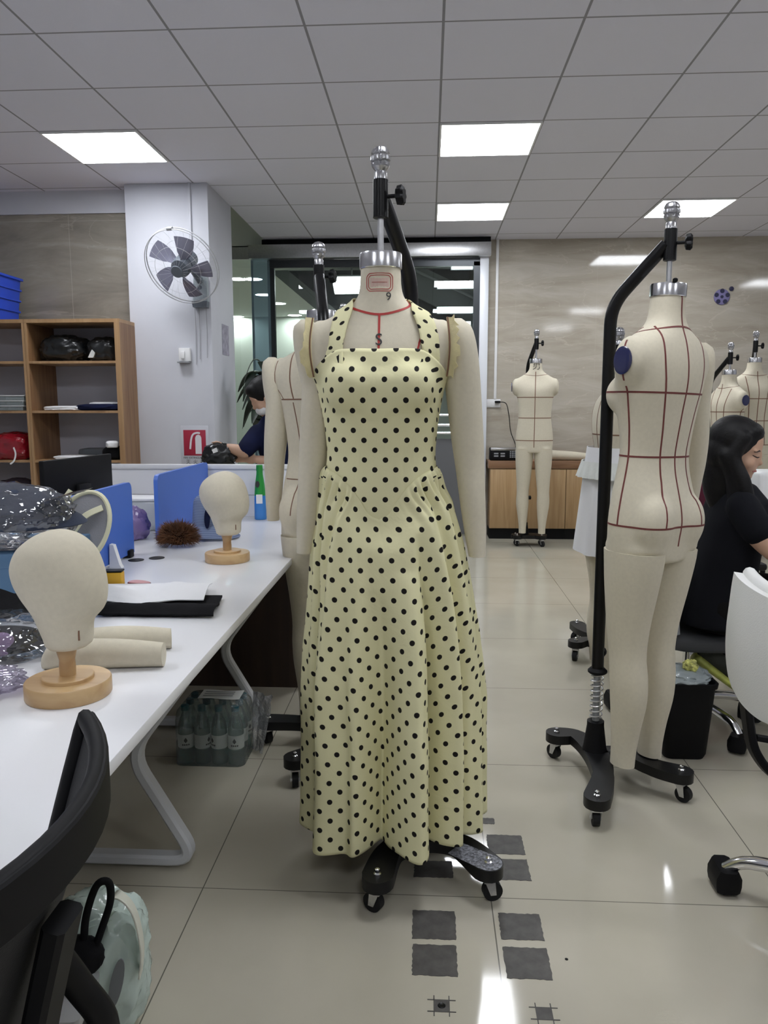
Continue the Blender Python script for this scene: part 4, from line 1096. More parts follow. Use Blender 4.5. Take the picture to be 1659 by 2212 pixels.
# brown fur ball
rng = random.Random(5); bm = bmesh.new()
for i in range(1500):
    u = rng.uniform(-.55, 1); a = rng.uniform(0, 2*PI); s = math.sqrt(1-u*u); d = V((s*math.cos(a), s*math.sin(a), u))
    c = V((d.x*.062, d.y*.052, .042+d.z*.036)); L = rng.uniform(.026, .050); dr = (d+V((rng.uniform(-.5, .5), rng.uniform(-.5, .5), rng.uniform(-.35, .3)))).normalized()
    e = c+dr*L
    if e.z < .002: e.z = .002+rng.random()*.004
    if c.z < .004: c.z = .004
    o = dr.orthogonal().normalized()*.0022; w = dr.cross(o)
    v = [bm.verts.new(c+o), bm.verts.new(c-o*.5+w*.9), bm.verts.new(c-o*.5-w*.9), bm.verts.new(e)]
    for f in ((0, 1, 3), (1, 2, 3), (2, 0, 3)): bm.faces.new([v[k] for k in f])
me = bpy.data.meshes.new('fur_ball'); bm.to_mesh(me); bm.free()
t = thing('fur_ball', 'fluffy brown fur ball on the desk before the far partition', 'fur ball', (-1.05, 3.17, DZ+.0006))
link('fur', me, mat('brown_fur', (.13, .055, .022), .8, noise_s=30, noise_a=.6), t, smooth=0); G().ball((0, 0, .042), (.064, .054, .038)).build('core', mat('fur_core', (.05, .02, .01), .9), t)
# striped cap
def stripe_mat(name, c0, c1, sc):
    m, tt, b = nt(name); tc = tt.nodes.new('ShaderNodeTexCoord'); s = tt.nodes.new('ShaderNodeSeparateXYZ'); tt.links.new(tc.outputs['Object'], s.inputs[0])
    f = mnode(tt, 'GREATER_THAN', mnode(tt, 'SINE', mnode(tt, 'MULTIPLY', s.outputs[2], sc)), .1)
    mx = tt.nodes.new('ShaderNodeMix'); mx.data_type = 'RGBA'; mx.inputs[6].default_value = (*c0, 1); mx.inputs[7].default_value = (*c1, 1)
    tt.links.new(f, mx.inputs[0]); tt.links.new(mx.outputs[2], b.inputs['Base Color']); b.inputs['Roughness'].default_value = .85; return m
sm = stripe_mat('blue_pinstripe', (.13, .17, .30), (.24, .30, .45), 900)
t = thing('striped_cap', 'blue pinstriped cap standing behind the far linen head', 'cap', (-.965, 3.38, DZ+.0006))
rings = []
for i in range(15):
    q = i/14; z = .05+.145*q; w = (.078*(1-q)+.036*q)*math.sqrt(max(.02, 1-max(0, (q-.75)/.25)**2))
    rings.append([V((-.01-.03*q+w*math.cos(2*PI*k/36), w*.8*math.sin(2*PI*k/36), z)) for k in range(36)])
G().loft(rings).build('crown', sm, t, smooth=70)
grid = [[((.072+.050*v)*math.cos(a)*1.12-.012, (.062+.045*v)*math.sin(a), .052-.046*v-.008*math.cos(a)*v+.006) for v in (0, .33, .66, 1)] for a in [-2.5+4.9*i/28 for i in range(29)]]
G().sheet(grid, .004).build('brim', sm, t)
G().poly([(-.002+.012*math.cos(2*PI*k/24)+.004*math.sin(2*PI*k/24)**2, -.062+.02*math.sin(2*PI*k/24), .105+.052*math.sin(2*PI*k/24)) for k in range(24)], (0, .012, 0)).build('dark_slit', M['navy_cloth'], t, smooth=0)
# spray bottle
t = thing('spray_bottle', 'green and blue spray bottle at the far end of the desk', 'bottle', (-.868, 3.95, DZ+.0006), .2)
def oval(z, w, d, cx=0): return [V((cx+w*math.cos(2*PI*k/32), d*math.sin(2*PI*k/32), z)) for k in range(32)]
G().loft([oval(0, .028, .02), oval(.004, .031, .022), oval(.10, .030, .021), oval(.125, .029, .0205)]).build('lower_body', mat('bottle_blue', (.03, .22, .62), .3, coat=.4), t)
G().loft([oval(.1252, .029, .0205), oval(.18, .025, .019), oval(.235, .017, .015), oval(.252, .0165, .0145), oval(.256, .018, .016), oval(.282, .0165, .0145), oval(.284, .014, .012)]).build('upper_body', mat('bottle_green', (.02, .30, .045), .3, coat=.4), t)
G().poly([(-.012+.011*math.cos(2*PI*k/20), -.0225, .185+.017*math.sin(2*PI*k/20)) for k in range(20)], (0, .004, 0)).build('emblem', M['ink'], t, smooth=0)
G().box((-.02, -.0245, .085), (.012, -.020, .132)).build('label', M['white_plastic'], t, smooth=0)
# purple bag and clear box on the other side of the desk
t = thing('purple_bag', 'purple plastic bag between the two blue partitions', 'bag', (-1.31, 3.33, DZ+.0006))
link('film', lump_mesh((.15, .14, .15), 21, .16, 2.6, 4, .4, .06), mat('purple_film', (.22, .16, .34), .25, bump=.8, bump_s=30), t)
t = thing('clear_box', 'clear plastic tub behind the purple bag', 'box', (-1.36, 3.62, DZ+.0006))
G().box((-.10, -.07, 0), (.10, .07, .14), .01).build('tub', clear_mat('milky_plastic', (.9, .92, .93), .06, .1, .45, (.75, .78, .8)), t); G().box((-.105, -.075, .141), (.105, .075, .155), .005).build('lid', M['white_plastic'], t)
# monitor on the far side
t = thing('monitor', 'black monitor seen from behind at the far side of the desk', 'monitor', (-1.665, 3.6, DZ+.0006), math.radians(-8))
G().box((-.012, -.28, .09), (.012, .28, .345), .004).build('screen_shell', M['black_plastic'], t)
G().box((-.026, -.20, .14), (-.0125, .20, .30), .004).build('display', M['black_metal'], t)
G().box((.0125, -.05, .10), (.035, .05, .22), .006).box((.02, -.03, .0), (.032, .03, .12)).build('neck', M['black_plastic'], t)
G().box((-.08, -.11, 0), (.10, .11, .012), .004).build('foot', M['black_plastic'], t)

# shrink-wrapped water bottles
lab = mat('paper_label', (.70, .72, .70), .5); pet = clear_mat('clear_bottle', (.80, .90, .88), .10, .05, .10, (.55, .70, .68))
teal_ = mat('teal_cap', (.01, .10, .13), .4); wat = clear_mat('bottle_water_base', (.35, .62, .60), .10, .05, .15, (.10, .28, .28))
def make_bottle():
    t = thing('water_bottle', 'x', 'bottle', (0, 0, 0), 0, 'bottles in the shrink wrapped water pack')
    G().lathe([(.022, .0), (.029, .004), (.030, .012), (.0285, .03), (.030, .05), (.030, .062)], n=24).build('base', wat, t)
    G().lathe([(.030, .0622), (.030, .115), (.0305, .12), (.0295, .135), (.024, .165), (.014, .19), (.012, .198), (.012, .205)], n=24).build('body', pet, t)
    l = G().lathe([(.0306, .066), (.0308, .068), (.0308, .116), (.0306, .118)], n=24, cap=False).build('label', lab, t)
    g = G(); c = []
    def on(u, z): a = u/.0312-PI/2; return V((.0312*math.cos(a), .0312*math.sin(a), z))
    g.loft([[on(-.0001, .108), on(0, .1085), on(.0001, .108)], [on(-.006, .099), on(0, .099), on(.006, .099)], [on(-.007, .095), on(0, .093), on(.007, .095)], [on(-.001, .088), on(0, .0875), on(.001, .088)]], False, False, False)
    for k in range(4): u = -.014+.0075*k; g.loft([[on(u, .083), on(u+.0055, .083)], [on(u, .077), on(u+.0055, .077)]], False, False, False)
    g.build('diamond_mark', M['ink'], l, smooth=0)
    G().lathe([(.0145, .2052), (.0148, .207), (.0148, .222), (.0135, .2245)], n=20).build('cap', teal_, t)
    return t
b0 = make_bottle(); first = True
for r in range(3):
    for c in range(4):
        o = b0 if first else copy_tree(b0); first = False
        o.location = (-.905+.0635*c, 2.735+.0635*r, .0006); o.rotation_euler.z = [.25, 1.1, -.7, .05][(c+r*3) % 4]
        o['label'] = '%s water bottle from the left in the %s row of the wrapped pack' % (['first', 'second', 'third', 'fourth'][c], ['front', 'middle', 'back'][r])
t = thing('shrink_wrap', 'clear shrink wrap with loose end round the water bottles', 'plastic wrap', (-.81, 2.80, .0006))
def rr(hx, hy, z, r=.03, n=7):
    o = []
    for k, (sx, sy) in enumerate(((1, 1), (-1, 1), (-1, -1), (1, -1))):
        for i in range(n): a = math.radians(90*k+90*i/(n-1)); o.append(V((sx*(hx-r)+r*math.cos(a), sy*(hy-r)+r*math.sin(a), z)))
    return o
rings = [rr(.131, .101, z) for z in (.0, .05, .12, .17)]+[rr(.125, .096, .205), rr(.105, .078, .229), rr(.06, .045, .231)]
shr = clear_mat('shrink_film', (.94, .97, .96), .05, .08, .10, (.6, .66, .66), .8, 26)
G().loft(rings).build('film', shr, t, smooth=60)
G().sheet([[(.132+.09*u*(.6+.4*v)+.01*noise.noise(V((u*5, v*5, 3))), .03+.05*v-.06*u+.02*noise.noise(V((u*4, v*4, 7))), .02+.21*v+.012*noise.noise(V((u*5, v*6, 1)))) for u in [k/8 for k in range(9)]] for v in [k/10 for k in range(11)]], .001).build('loose_end', clear_mat('crumpled_film', (.92, .92, .93), .12, .1, .28, (.55, .55, .57), 1, 30), t)
s = G(); s.sheet([[(-.06+.16*u, -.02+.09*v, .2325+.002*math.sin(6*u+v)) for u in [k/8 for k in range(9)]] for v in (0, .25, .5, .75, 1)], .0008); st_ = s.build('sticker', lab, t)
g = G()
for k in range(3): g.box((-.045, .0+.02*k, .2365), (.07, .006+.02*k, .2372))
g.build('printed_line', M['grey_plastic'], st_, smooth=0)

# ---------------------------------------------------------------- black mesh chair at the near left
def star_base(t, c, r, m, cup=True, rot=0, z=.075, n=5, castm=None):
    c = V(c)
    for k in range(n):
        a = rot+2*PI*k/n; d = V((math.cos(a), math.sin(a), 0)); e = c+d*r
        leg = G().tube(spline([c+d*.02+V((0, 0, z+.045)), c+d*r*.5+V((0, 0, z+.048)), c+d*r*.85+V((0, 0, z+.030)), e+V((0, 0, z-.01))], 6), [.019]*12+[.017]*7, 14).build('base_leg', m, t)
        ca = bpy.data.objects.new('caster', None); COL.objects.link(ca); ca.parent = t; ca.location = (e.x, e.y, 0); ca.rotation_euler = (0, 0, a+.6)
        for s in (-1, 1): G().cyl((-.006+s*.012, .012, .026), (.006+s*.012, .012, .026), .026, n=22).build('wheel', M['rubber'], ca)
        G().loft([[V((x*k2, -.024+.036*(1-k2)*0+y_, zz)) for x, y_ in ((-.034, -.018), (-.02, -.028), (.02, -.028), (.034, -.018), (.034, .055), (.02, .064), (-.02, .064), (-.034, .055))] for k2, zz in ((.9, .012), (1, .03), (1, .052), (.7, .074))] if cup else [[V((x*k2, y_, zz)) for x, y_ in ((-.012, -.012), (.012, -.012), (.012, .02), (-.012, .02))] for k2, zz in ((1, .03), (1, .062))]).build('hood', M['black_plastic'], ca)
mesh_blk = mat('black_mesh_fabric', (.014, .014, .016), .75, bump=.5, bump_s=500)
t = thing('mesh_chair', 'black mesh office chair in the near left corner by the desk', 'chair', (-.66, .68, 0))
def cx_(y, z): return -.349-1.42*(y-.685)**2 - .36*(.93-z)
HWT = [(.44, .15), (.55, .185), (.65, .21), (.75, .232), (.85, .25), (.90, .257), (.930, .262)]
grid = []; L_ = []; R_ = []
for i in range(31):
    z = .44+.49*i/30; hw = interp(HWT, z)[0]; row = []
    for j in range(17):
        y = .685+hw*(j/8-1); row.append((cx_(y, z)+.66, y-.68, z))
    grid.append(row); L_.append(row[0]); R_.append(row[-1])
G().sheet(grid, .006).build('back_mesh', mesh_blk, t)
edge = L_+grid[-1][1:-1]+list(reversed(R_))+list(reversed(grid[0][1:-1]))
g = G(); g.tube(edge, .0125, 10, flat=(1, .9), loop=True)
top = [V(p)+V((.006, 0, -.018)) for p in grid[-1]]
g.bar(top, .012, .055); g.build('back_frame', M['black_plastic'], t)
g = G(); g.bar(spline([(.305, .0, .84), (.27, 0, .70), (.24, .0, .54), (.17, 0, .44), (.05, 0, .42)], 7), .05, .024, up=(1, 0, 0)); g.build('spine', M['black_plastic'], t)
for s in (-1, 1): G().tube(spline([(.245, s*.05, .80), (.235, s*.10, .73), (.25, s*.13, .66), (.27, s*.155, .58), (.22, s*.20, .47), (.05, s*.22, .43)], 7), .017, 10).build('back_arm', M['black_plastic'], t)
link('seat', lump_mesh((.47, .48, .075), 31, .02, 1.2, 4, .5, 0, .55), M['black_cloth'], t, (-.01, 0, .44))
G().cyl((0, 0, .12), (0, 0, .435), .024).build('gas_lift', M['black_metal'], t)
star_base(t, (0, 0, 0), .28, M['black_plastic'], False, .4)
# bags on the floor under the desk edge
mint = clear_mat('mint_bag_film', (.75, .85, .80), .05, .15, .78, (.66, .78, .72), .8, 14)
t = thing('carrier_bag', 'pale mint plastic carrier bag on the floor behind the black chair', 'bag', (-.70, 1.49, .0006), .2)
link('film', lump_mesh((.20, .17, .31), 41, .10, 2.0, 5, .6, .05, .75), mint, t)
G().bar(spline([(.02, -.03, .27), (.05, -.05, .33), (.085, -.06, .30), (.10, -.065, .22), (.095, -.07, .16)], 7), .004, .035, up=(0, -1, .2)).build('handle_flap', mat('cream_plastic', (.70, .70, .60), .4), t)
G().poly([(.052+.013*math.cos(2*PI*k/22)+.012*math.sin(2*PI*k/22), -.098, .165+.055*math.sin(2*PI*k/22)) for k in range(22)], (0, .003, 0)).build('grey_print', mat('grey_print', (.20, .21, .22), .6), t, smooth=0)
t = thing('lidded_tub', 'black tub with clear lid and red clip on the floor under the desk', 'tub', (-.735, 1.335, .0006), .1)
G().loft([rr(.052, .045, .0, .012), rr(.07, .058, .165, .012)]).build('tub', M['black_plastic'], t); G().loft([rr(.078, .065, .166, .012), rr(.080, .067, .19, .012)]).build('lid', clear_mat('lid_plastic', (.8, .8, .8), .08, .1, .6, (.62, .62, .62)), t)
G().box((-.055, -.045, .191), (.01, .02, .205), .004).build('clip', M['red'], t)
t = thing('black_pouch', 'black pouch with a loop handle on top of the lidded tub', 'bag', (-.725, 1.37, .207), .25)
link('body', lump_mesh((.17, .07, .085), 47, .10, 2, 4, .5), M['black_cloth'], t)
G().tube(spline([(.045, 0, .055), (.052, 0, .12), (.075, 0, .185), (.098, 0, .19), (.10, 0, .15), (.08, 0, .09), (.065, 0, .05)], 7), .0075, 10).build('loop_handle', M['black_cloth'], t)
# ---------------------------------------------------------------- people
def bone(g, pts, rs, n=18, k=6):
    P = spline(pts, k); R_ = []
    for i in range(len(rs)-1):
        for j in range(k): R_.append(rs[i]+(rs[i+1]-rs[i])*j/k)
    R_.append(rs[-1]); g.tube(P, R_, n); g.ball(P[0], rs[0], 16, 8); g.ball(P[-1], rs[-1], 16, 8)
def hand(g, wrist, fdir, side, s=1.0, curl=.35):
    """palm, five fingers; fdir: pointing direction, side: direction of the thumb"""
    f = V(fdir).normalized(); u = V(side); u = (u-f*f.dot(u)).normalized(); n = f.cross(u); w = V(wrist)
    Mh = Matrix((f, u, n)).transposed()
    g.ball(w+f*.045*s, (.05*s, .040*s, .014*s), 18, 10, Mh)
    for k, (o, L) in enumerate(((.028, .068), (.010, .076), (-.008, .071), (-.025, .056))):
        b = w+f*.078*s+u*o*s; L *= s
        bone(g, [b, b+f*L*.42-n*L*.08*curl, b+f*L*.75-n*L*.38*curl, b+f*L*.92-n*L*.75*curl], [.0088*s, .0082*s, .0076*s, .0066*s], 10, 3)
    b = w+f*.025*s+u*.030*s
    bone(g, [b, b+f*.028*s+u*.022*s, b+f*.058*s+u*.026*s-n*.012*s], [.0115*s, .0098*s, .008*s], 10, 3)
def head(g, c, fwd, neck_to, s=1.0):
    f = V(fwd).normalized(); l = V((0, 0, 1)).cross(f).normalized(); u = f.cross(l); H = Matrix((f, l, u)).transposed(); c = V(c)
    def B(p, r): g.ball(c+H @ (V(p)*s), tuple(x*s for x in r), 22, 14, H)
    B((-.012, 0, .025), (.095, .075, .088)); B((.018, 0, -.035), (.070, .061, .082)); B((.035, 0, -.075), (.044, .045, .036)); B((.064, 0, -.092), (.018, .022, .016))
    B((.086, 0, -.032), (.017, .013, .012)); B((.080, 0, -.012), (.013, .008, .028)); B((.0735, 0, -.062), (.014, .022, .008)); B((.0715, 0, -.072), (.013, .019, .008))
    for q in (-1, 1): B((.052, q*.036, -.040), (.026, .022, .026)); B((.064, q*.03, .012), (.014, .024, .008)); B((.0, q*.074, -.022), (.018, .009, .030))
    nb = V(neck_to); bone(g, [c+H @ V((-.02, 0, -.06)), (c+H @ V((-.025, 0, -.11))+nb)/2, nb], [.050*s, .047*s, .054*s], 18, 3)
    return c, H
# --- woman at the right
woman = thing('person', 'seated woman with long black hair in a black t-shirt working at the right desk', 'person', (1.12, 3.12, 0))
off = V((1.12, 3.12, 0))
g = G()
hc, HH = head(g, (1.205, 3.095, 1.168), (.86, -.44, -.25), (1.215, 3.13, 1.00))
g.loft([ell(z, w, d, d, 28, 2.2, x, 3.13) for x, z, w, d in ((1.165, .50, .08, .13), (1.165, .60, .10, .15), (1.19, .75, .10, .15), (1.215, .88, .10, .155), (1.22, .96, .085, .15), (1.222, 1.0, .055, .09))])
bone(g, [(1.185, 2.975, .955), (1.235, 2.925, .85), (1.325, 2.885, .765)], [.048, .044, .038]); bone(g, [(1.325, 2.885, .765), (1.44, 2.92, .788), (1.55, 2.97, .79)], [.038, .034, .026])
hand(g, (1.555, 2.972, .79), (1, .25, -.08), (.2, 1, .2))
bone(g, [(1.23, 3.29, .955), (1.31, 3.34, .87), (1.37, 3.36, .80)], [.048, .044, .038]); bone(g, [(1.37, 3.36, .80), (1.48, 3.31, .795), (1.57, 3.25, .795)], [.038, .034, .026])
hand(g, (1.575, 3.247, .795), (1, -.3, -.08), (.2, -1, .2))
for hip, kn, an in (((1.17, 3.04, .535), (1.51, 3.0, .55), (1.17, 3.085, .37)), ((1.17, 3.22, .535), (1.55, 3.24, .54), (1.50, 3.26, .12))):
    bone(g, [hip, (V(hip)+V(kn))/2, kn], [.078, .07, .054]); bone(g, [kn, (V(kn)+V(an))/2, an], [.054, .052, .036])
g.xf(T(*-off)); me = remesh(g, .0055, 3); wbody = link('body', me, M['skin'], woman, smooth=80)
g = G()
g.loft([ell(z, w, d, d, 32, 2.3, x, 3.13) for x, z, w, d in ((1.155, .475, .155, .195), (1.155, .56, .145, .185), (1.18, .70, .122, .172), (1.21, .83, .116, .172), (1.224, .92, .108, .178), (1.228, .97, .094, .175), (1.226, 1.005, .070, .13), (1.225, 1.03, .056, .085))])
bone(g, [(1.19, 2.98, .955), (1.21, 2.945, .905), (1.226, 2.928, .875)], [.062, .062, .060]); bone(g, [(1.232, 3.28, .955), (1.29, 3.33, .89), (1.31, 3.345, .87)], [.064, .066, .066])
g.xf(T(*-off)); me = remesh(g, .008, 4)
for v in me.vertices: v.co += v.normal*(.004*noise.noise(v.co*11)+.003*noise.noise(v.co*V((5, 5, 22)).length*.3))
link('t_shirt', me, mat('black_jersey', (.0045, .005, .008), .85, spec=.2, bump=.25, bump_s=200), woman, smooth=80)
g = G()
g.ball((1.165, 3.13, .55), (.155, .195, .13)); bone(g, [(1.17, 3.035, .535), (1.35, 3.01, .555), (1.515, 3.0, .55)], [.102, .096, .078]); bone(g, [(1.515, 3.0, .55), (1.35, 3.04, .47), (1.195, 3.08, .39)], [.078, .08, .064])
bone(g, [(1.17, 3.225, .535), (1.36, 3.235, .55), (1.555, 3.24, .54)], [.102, .096, .078]); bone(g, [(1.555, 3.24, .54), (1.53, 3.25, .35), (1.50, 3.26, .15)], [.078, .075, .066])
g.xf(T(*-off)); me = remesh(g, .009, 3)
for v in me.vertices: v.co += v.normal*.005*noise.noise(v.co*9)
link('trousers', me, mat('black_trouser_cloth', (.006, .0055, .0055), .9, spec=.2, bump=.3, bump_s=160), woman, smooth=80)
# hair
g = G(); H4 = HH
def HB(p, r): g.ball(hc+HH @ V(p), r, 24, 14, HH)
HB((-.024, 0, .034), (.100, .088, .092)); HB((-.045, 0, -.02), (.075, .084, .09)); HB((.022, 0, .072), (.052, .066, .042))
bone(g, [(1.175, 3.13, 1.16), (1.162, 3.135, 1.08), (1.162, 3.135, 1.0), (1.17, 3.13, .93)], [.078, .074, .066, .045])
bone(g, [hc+HH @ V((.015, -.068, .05)), hc+HH @ V((.004, -.078, -.03)), V((1.195, 3.008, 1.05)), V((1.215, 3.0, .97)), V((1.235, 2.995, .90))], [.028, .026, .030, .030, .016])
bone(g, [hc+HH @ V((.012, .070, .04)), hc+HH @ V((-.002, .078, -.04)), V((1.24, 3.20, 1.045)), V((1.26, 3.21, .97))], [.030, .030, .032, .02])
bone(g, [hc+HH @ V((-.03, -.07, -.03)), V((1.18, 3.045, 1.06)), V((1.185, 3.035, .98))], [.03, .04, .032])
g.xf(T(*-off)); me = remesh(g, .006, 4); link('hair', me, M['hair'], woman, smooth=80)
def face_line(name, pts, w, m):
    P = [hc+HH @ V(p)-off for p in pts]; G().tube(spline(P, 5), w, 8).build(name, m, woman)
bvw = bvh_of(wbody.data)
def on_face(p):
    q = hc+HH @ V(p)-off; o = hc+HH @ V((p[0]+.2, p[1]*1.15, p[2]))-off; h = bvw.ray_cast(o, (q-o).normalized()); return h[0]+(o-q).normalized()*.0008 if h[0] is not None else q
def face_strip(name, pts, w, m):
    P = [on_face(p) for p in spline([V((0, *p)) for p in pts], 5)]; G().tube(P, [w*(.5+.5*math.sin(PI*(i+.6)/(len(P)+.2))) for i in range(len(P))], 8).build(name, m, woman)
lipm = mat('lip', (.42, .14, .13), .45); browm = mat('brow', (.03, .02, .018), .8)
for s in (-1, 1):
    face_strip('eyebrow', [(s*.017, .012), (s*.031, .0145), (s*.047, .007)], .0026, browm)
    face_strip('eyelid_line', [(s*.014, -.010), (s*.027, -.012), (s*.042, -.007)], .0024, browm)
face_strip('lips', [(-.020, -.068), (-.008, -.066), (.008, -.066), (.020, -.068)], .0042, lipm)
# shoes
yel = mat('yellow_green_sole', (.42, .45, .10), .5, noise_s=18, noise_a=.5); upm = mat('dark_mesh_upper', (.03, .032, .025), .8, bump=.4, bump_s=300)
def shoe(Mx):
    e = bpy.data.objects.new('shoe', None); COL.objects.link(e); e.parent = woman; e.matrix_local = T(*-off) @ Mx
    SOL = [(-.06, .022, .034), (-.045, .033, .038), (.0, .036, .034), (.07, .038, .030), (.13, .047, .028), (.17, .045, .028), (.20, .030, .032), (.212, .012, .036)]
    def ring(x, w, z0, z1, k=1): return [V((x, w*k*math.cos(a), z0+(z1-z0)*(.5+.5*math.sin(a)))) for a in [2*PI*i/20 for i in range(20)]]
    G().loft([ring(x, w, 0 if x < .15 else (x-.15)*.25, zt) for x, w, zt in SOL]).build('sole', yel, e, smooth=60)
    UP = [(-.058, .022, .085), (-.04, .031, .098), (.0, .033, .100), (.04, .034, .092), (.08, .037, .074), (.13, .042, .056), (.17, .038, .046), (.198, .022, .040)]
    G().loft([ring(x, w, .022, zt) for x, w, zt in UP]).build('upper', upm, e, smooth=60)
    g = G()
    for i in range(6):
        x = .035+.016*i; z = interp([(u[0], u[2]) for u in UP], x)[0]; g.tube(spline([(x, -.028, z-.014), (x+.004, 0, z+.003), (x+.010, .028, z-.014)], 4), .0025, 6); g.tube(spline([(x+.012, -.028, z-.018), (x+.006, 0, z+.002), (x, .028, z-.012)], 4), .0025, 6)
    g.build('laces', M['white_cloth'], e)
shoe(T(1.112, 3.06, .285) @ RY(math.radians(35)) @ RZ(-.10) @ Matrix.Scale(1.12, 4)); shoe(T(1.50, 3.26, .0006) @ RZ(.05))
# her chair
t = thing('swivel_chair', 'dark swivel chair with chrome base under the seated woman', 'chair', (1.085, 3.20, 0))
seatm = mat('charcoal_seat', (.05, .052, .056), .8)
link('seat', lump_mesh((.46, .46, .07), 61, .02, 1.1, 4, .5, 0, .55), seatm, t, (.07, 0, .372))
G().cyl((0, 0, .21), (0, 0, .37), .014).build('gas_lift', M['chrome'], t); G().cyl((0, 0, .10), (0, 0, .25), .026).build('lift_sleeve', M['black_plastic'], t)
star_base(t, (0, 0, 0), .29, M['chrome'], True, math.radians(-64))
grid = [[(-.17-.04*((z-.45)/.4)+.05*(y/.2)**2, y, z) for y in [-.2+.05*k for k in range(9)]] for z in [.44+.045*k for k in range(8)]]
G().sheet(grid, .03).build('backrest', mat('grey_shell', (.32, .33, .35), .5), t); G().bar(spline([(0, 0, .36), (-.13, 0, .36), (-.20, 0, .44), (-.21, 0, .55)], 6), .05, .015, up=(1, 0, .2)).build('back_bar', M['black_plastic'], t)

# --- person behind the desk screen
man = thing('person', 'person in a navy top with white mask bending behind the white desk screen', 'person', (-.985, 4.93, 0)); off = V((-.99, 4.93, 0))
g = G(); hc2, H2_ = head(g, (-1.045, 4.90, 1.395), (-.80, -.30, -.52), (-.975, 4.93, 1.235))
g.loft([ell(z, w, d, d, 26, 2.2, x, 4.95) for x, z, w, d in ((-.90, .05, .10, .12), (-.90, .45, .12, .14), (-.90, .80, .14, .13), (-.92, 1.0, .14, .115), (-.945, 1.14, .155, .11), (-.96, 1.21, .12, .10), (-.97, 1.24, .06, .06))])
bone(g, [(-1.09, 4.90, 1.16), (-1.13, 4.84, 1.09), (-1.15, 4.80, 1.05)], [.05, .045, .04]); bone(g, [(-1.15, 4.80, 1.05), (-1.21, 4.80, 1.065), (-1.265, 4.82, 1.075)], [.04, .035, .027])
hand(g, (-1.268, 4.82, 1.075), (-1, .1, -.1), (0, -.6, 1), .95, .8)
bone(g, [(-.84, 4.98, 1.16), (-.80, 4.93, 1.02), (-.86, 4.86, .93)], [.05, .045, .04]); bone(g, [(-.86, 4.86, .93), (-.98, 4.84, .98), (-1.08, 4.84, 1.0)], [.04, .035, .027]); hand(g, (-1.085, 4.84, 1.0), (-1, .1, .1), (0, -.3, 1), .95, .8)
g.xf(T(*-off)); me = remesh(g, .007, 3); link('body', me, M['skin'], man, smooth=80)
g = G()
g.loft([ell(z, w, d, d, 30, 2.3, x, 4.95) for x, z, w, d in ((-.90, .62, .165, .155), (-.90, .80, .16, .15), (-.92, 1.0, .158, .135), (-.945, 1.14, .172, .13), (-.952, 1.20, .155, .13), (-.952, 1.25, .125, .11), (-.955, 1.29, .10, .095), (-.957, 1.315, .088, .085))])
bone(g, [(-1.085, 4.90, 1.16), (-1.125, 4.85, 1.10), (-1.145, 4.815, 1.068)], [.064, .062, .058]); bone(g, [(-.84, 4.98, 1.16), (-.80, 4.94, 1.04), (-.83, 4.89, .97)], [.064, .062, .058])
g.xf(T(*-off)); me = remesh(g, .009, 4)
for v in me.vertices: v.co += v.normal*.005*noise.noise(v.co*9)
link('navy_top', me, M['navy_cloth'], man, smooth=80)
g = G(); g.loft([ell(z, w, d, d, 26, 2.3, -.90, 4.95) for z, w, d in ((.02, .12, .14), (.3, .13, .145), (.63, .155, .15))]); g.xf(T(*-off)).build('trousers', M['black_cloth'], man)
g = G()
for p, r in (((-.022, 0, .034), (.102, .090, .094)), ((-.05, 0, -.01), (.072, .084, .08)), ((.035, 0, .068), (.052, .066, .042))): g.ball(hc2+H2_ @ V(p), r, 22, 12, H2_)
bone(g, [hc2+H2_ @ V((-.055, 0, -.01)), hc2+H2_ @ V((-.062, 0, -.075))], [.078, .062], 16, 3)
g.xf(T(*-off)); link('hair', remesh(g, .007, 3), M['hair'], man, smooth=80)
g = G(); g.ball(hc2+H2_ @ V((.046, 0, -.062)), (.048, .056, .042), 20, 12, H2_); g.xf(T(*-off)).build('face_mask', M['white_cloth'], man)
t = thing('black_bag', 'glossy black bag held by the person in the navy top', 'bag', (-1.305, 4.80, .955), .3)
gb = mat('black_gloss_film', (.010, .011, .012), .25, bump=.6, bump_s=25)
link('body', lump_mesh((.21, .13, .16), 71, .16, 2.2, 4, .5, .05), gb, t)
G().poly([(-.05, -.060, .112), (-.02, -.060, .125), (-.012, -.060, .10), (-.04, -.060, .09)], (0, .012, 0)).build('tag', M['white_plastic'], t, smooth=0)
G().bar(spline([(.04, -.04, .06), (.08, -.05, .03), (.10, -.03, .0)], 5), .01, .004).build('strap', M['black_cloth'], t)
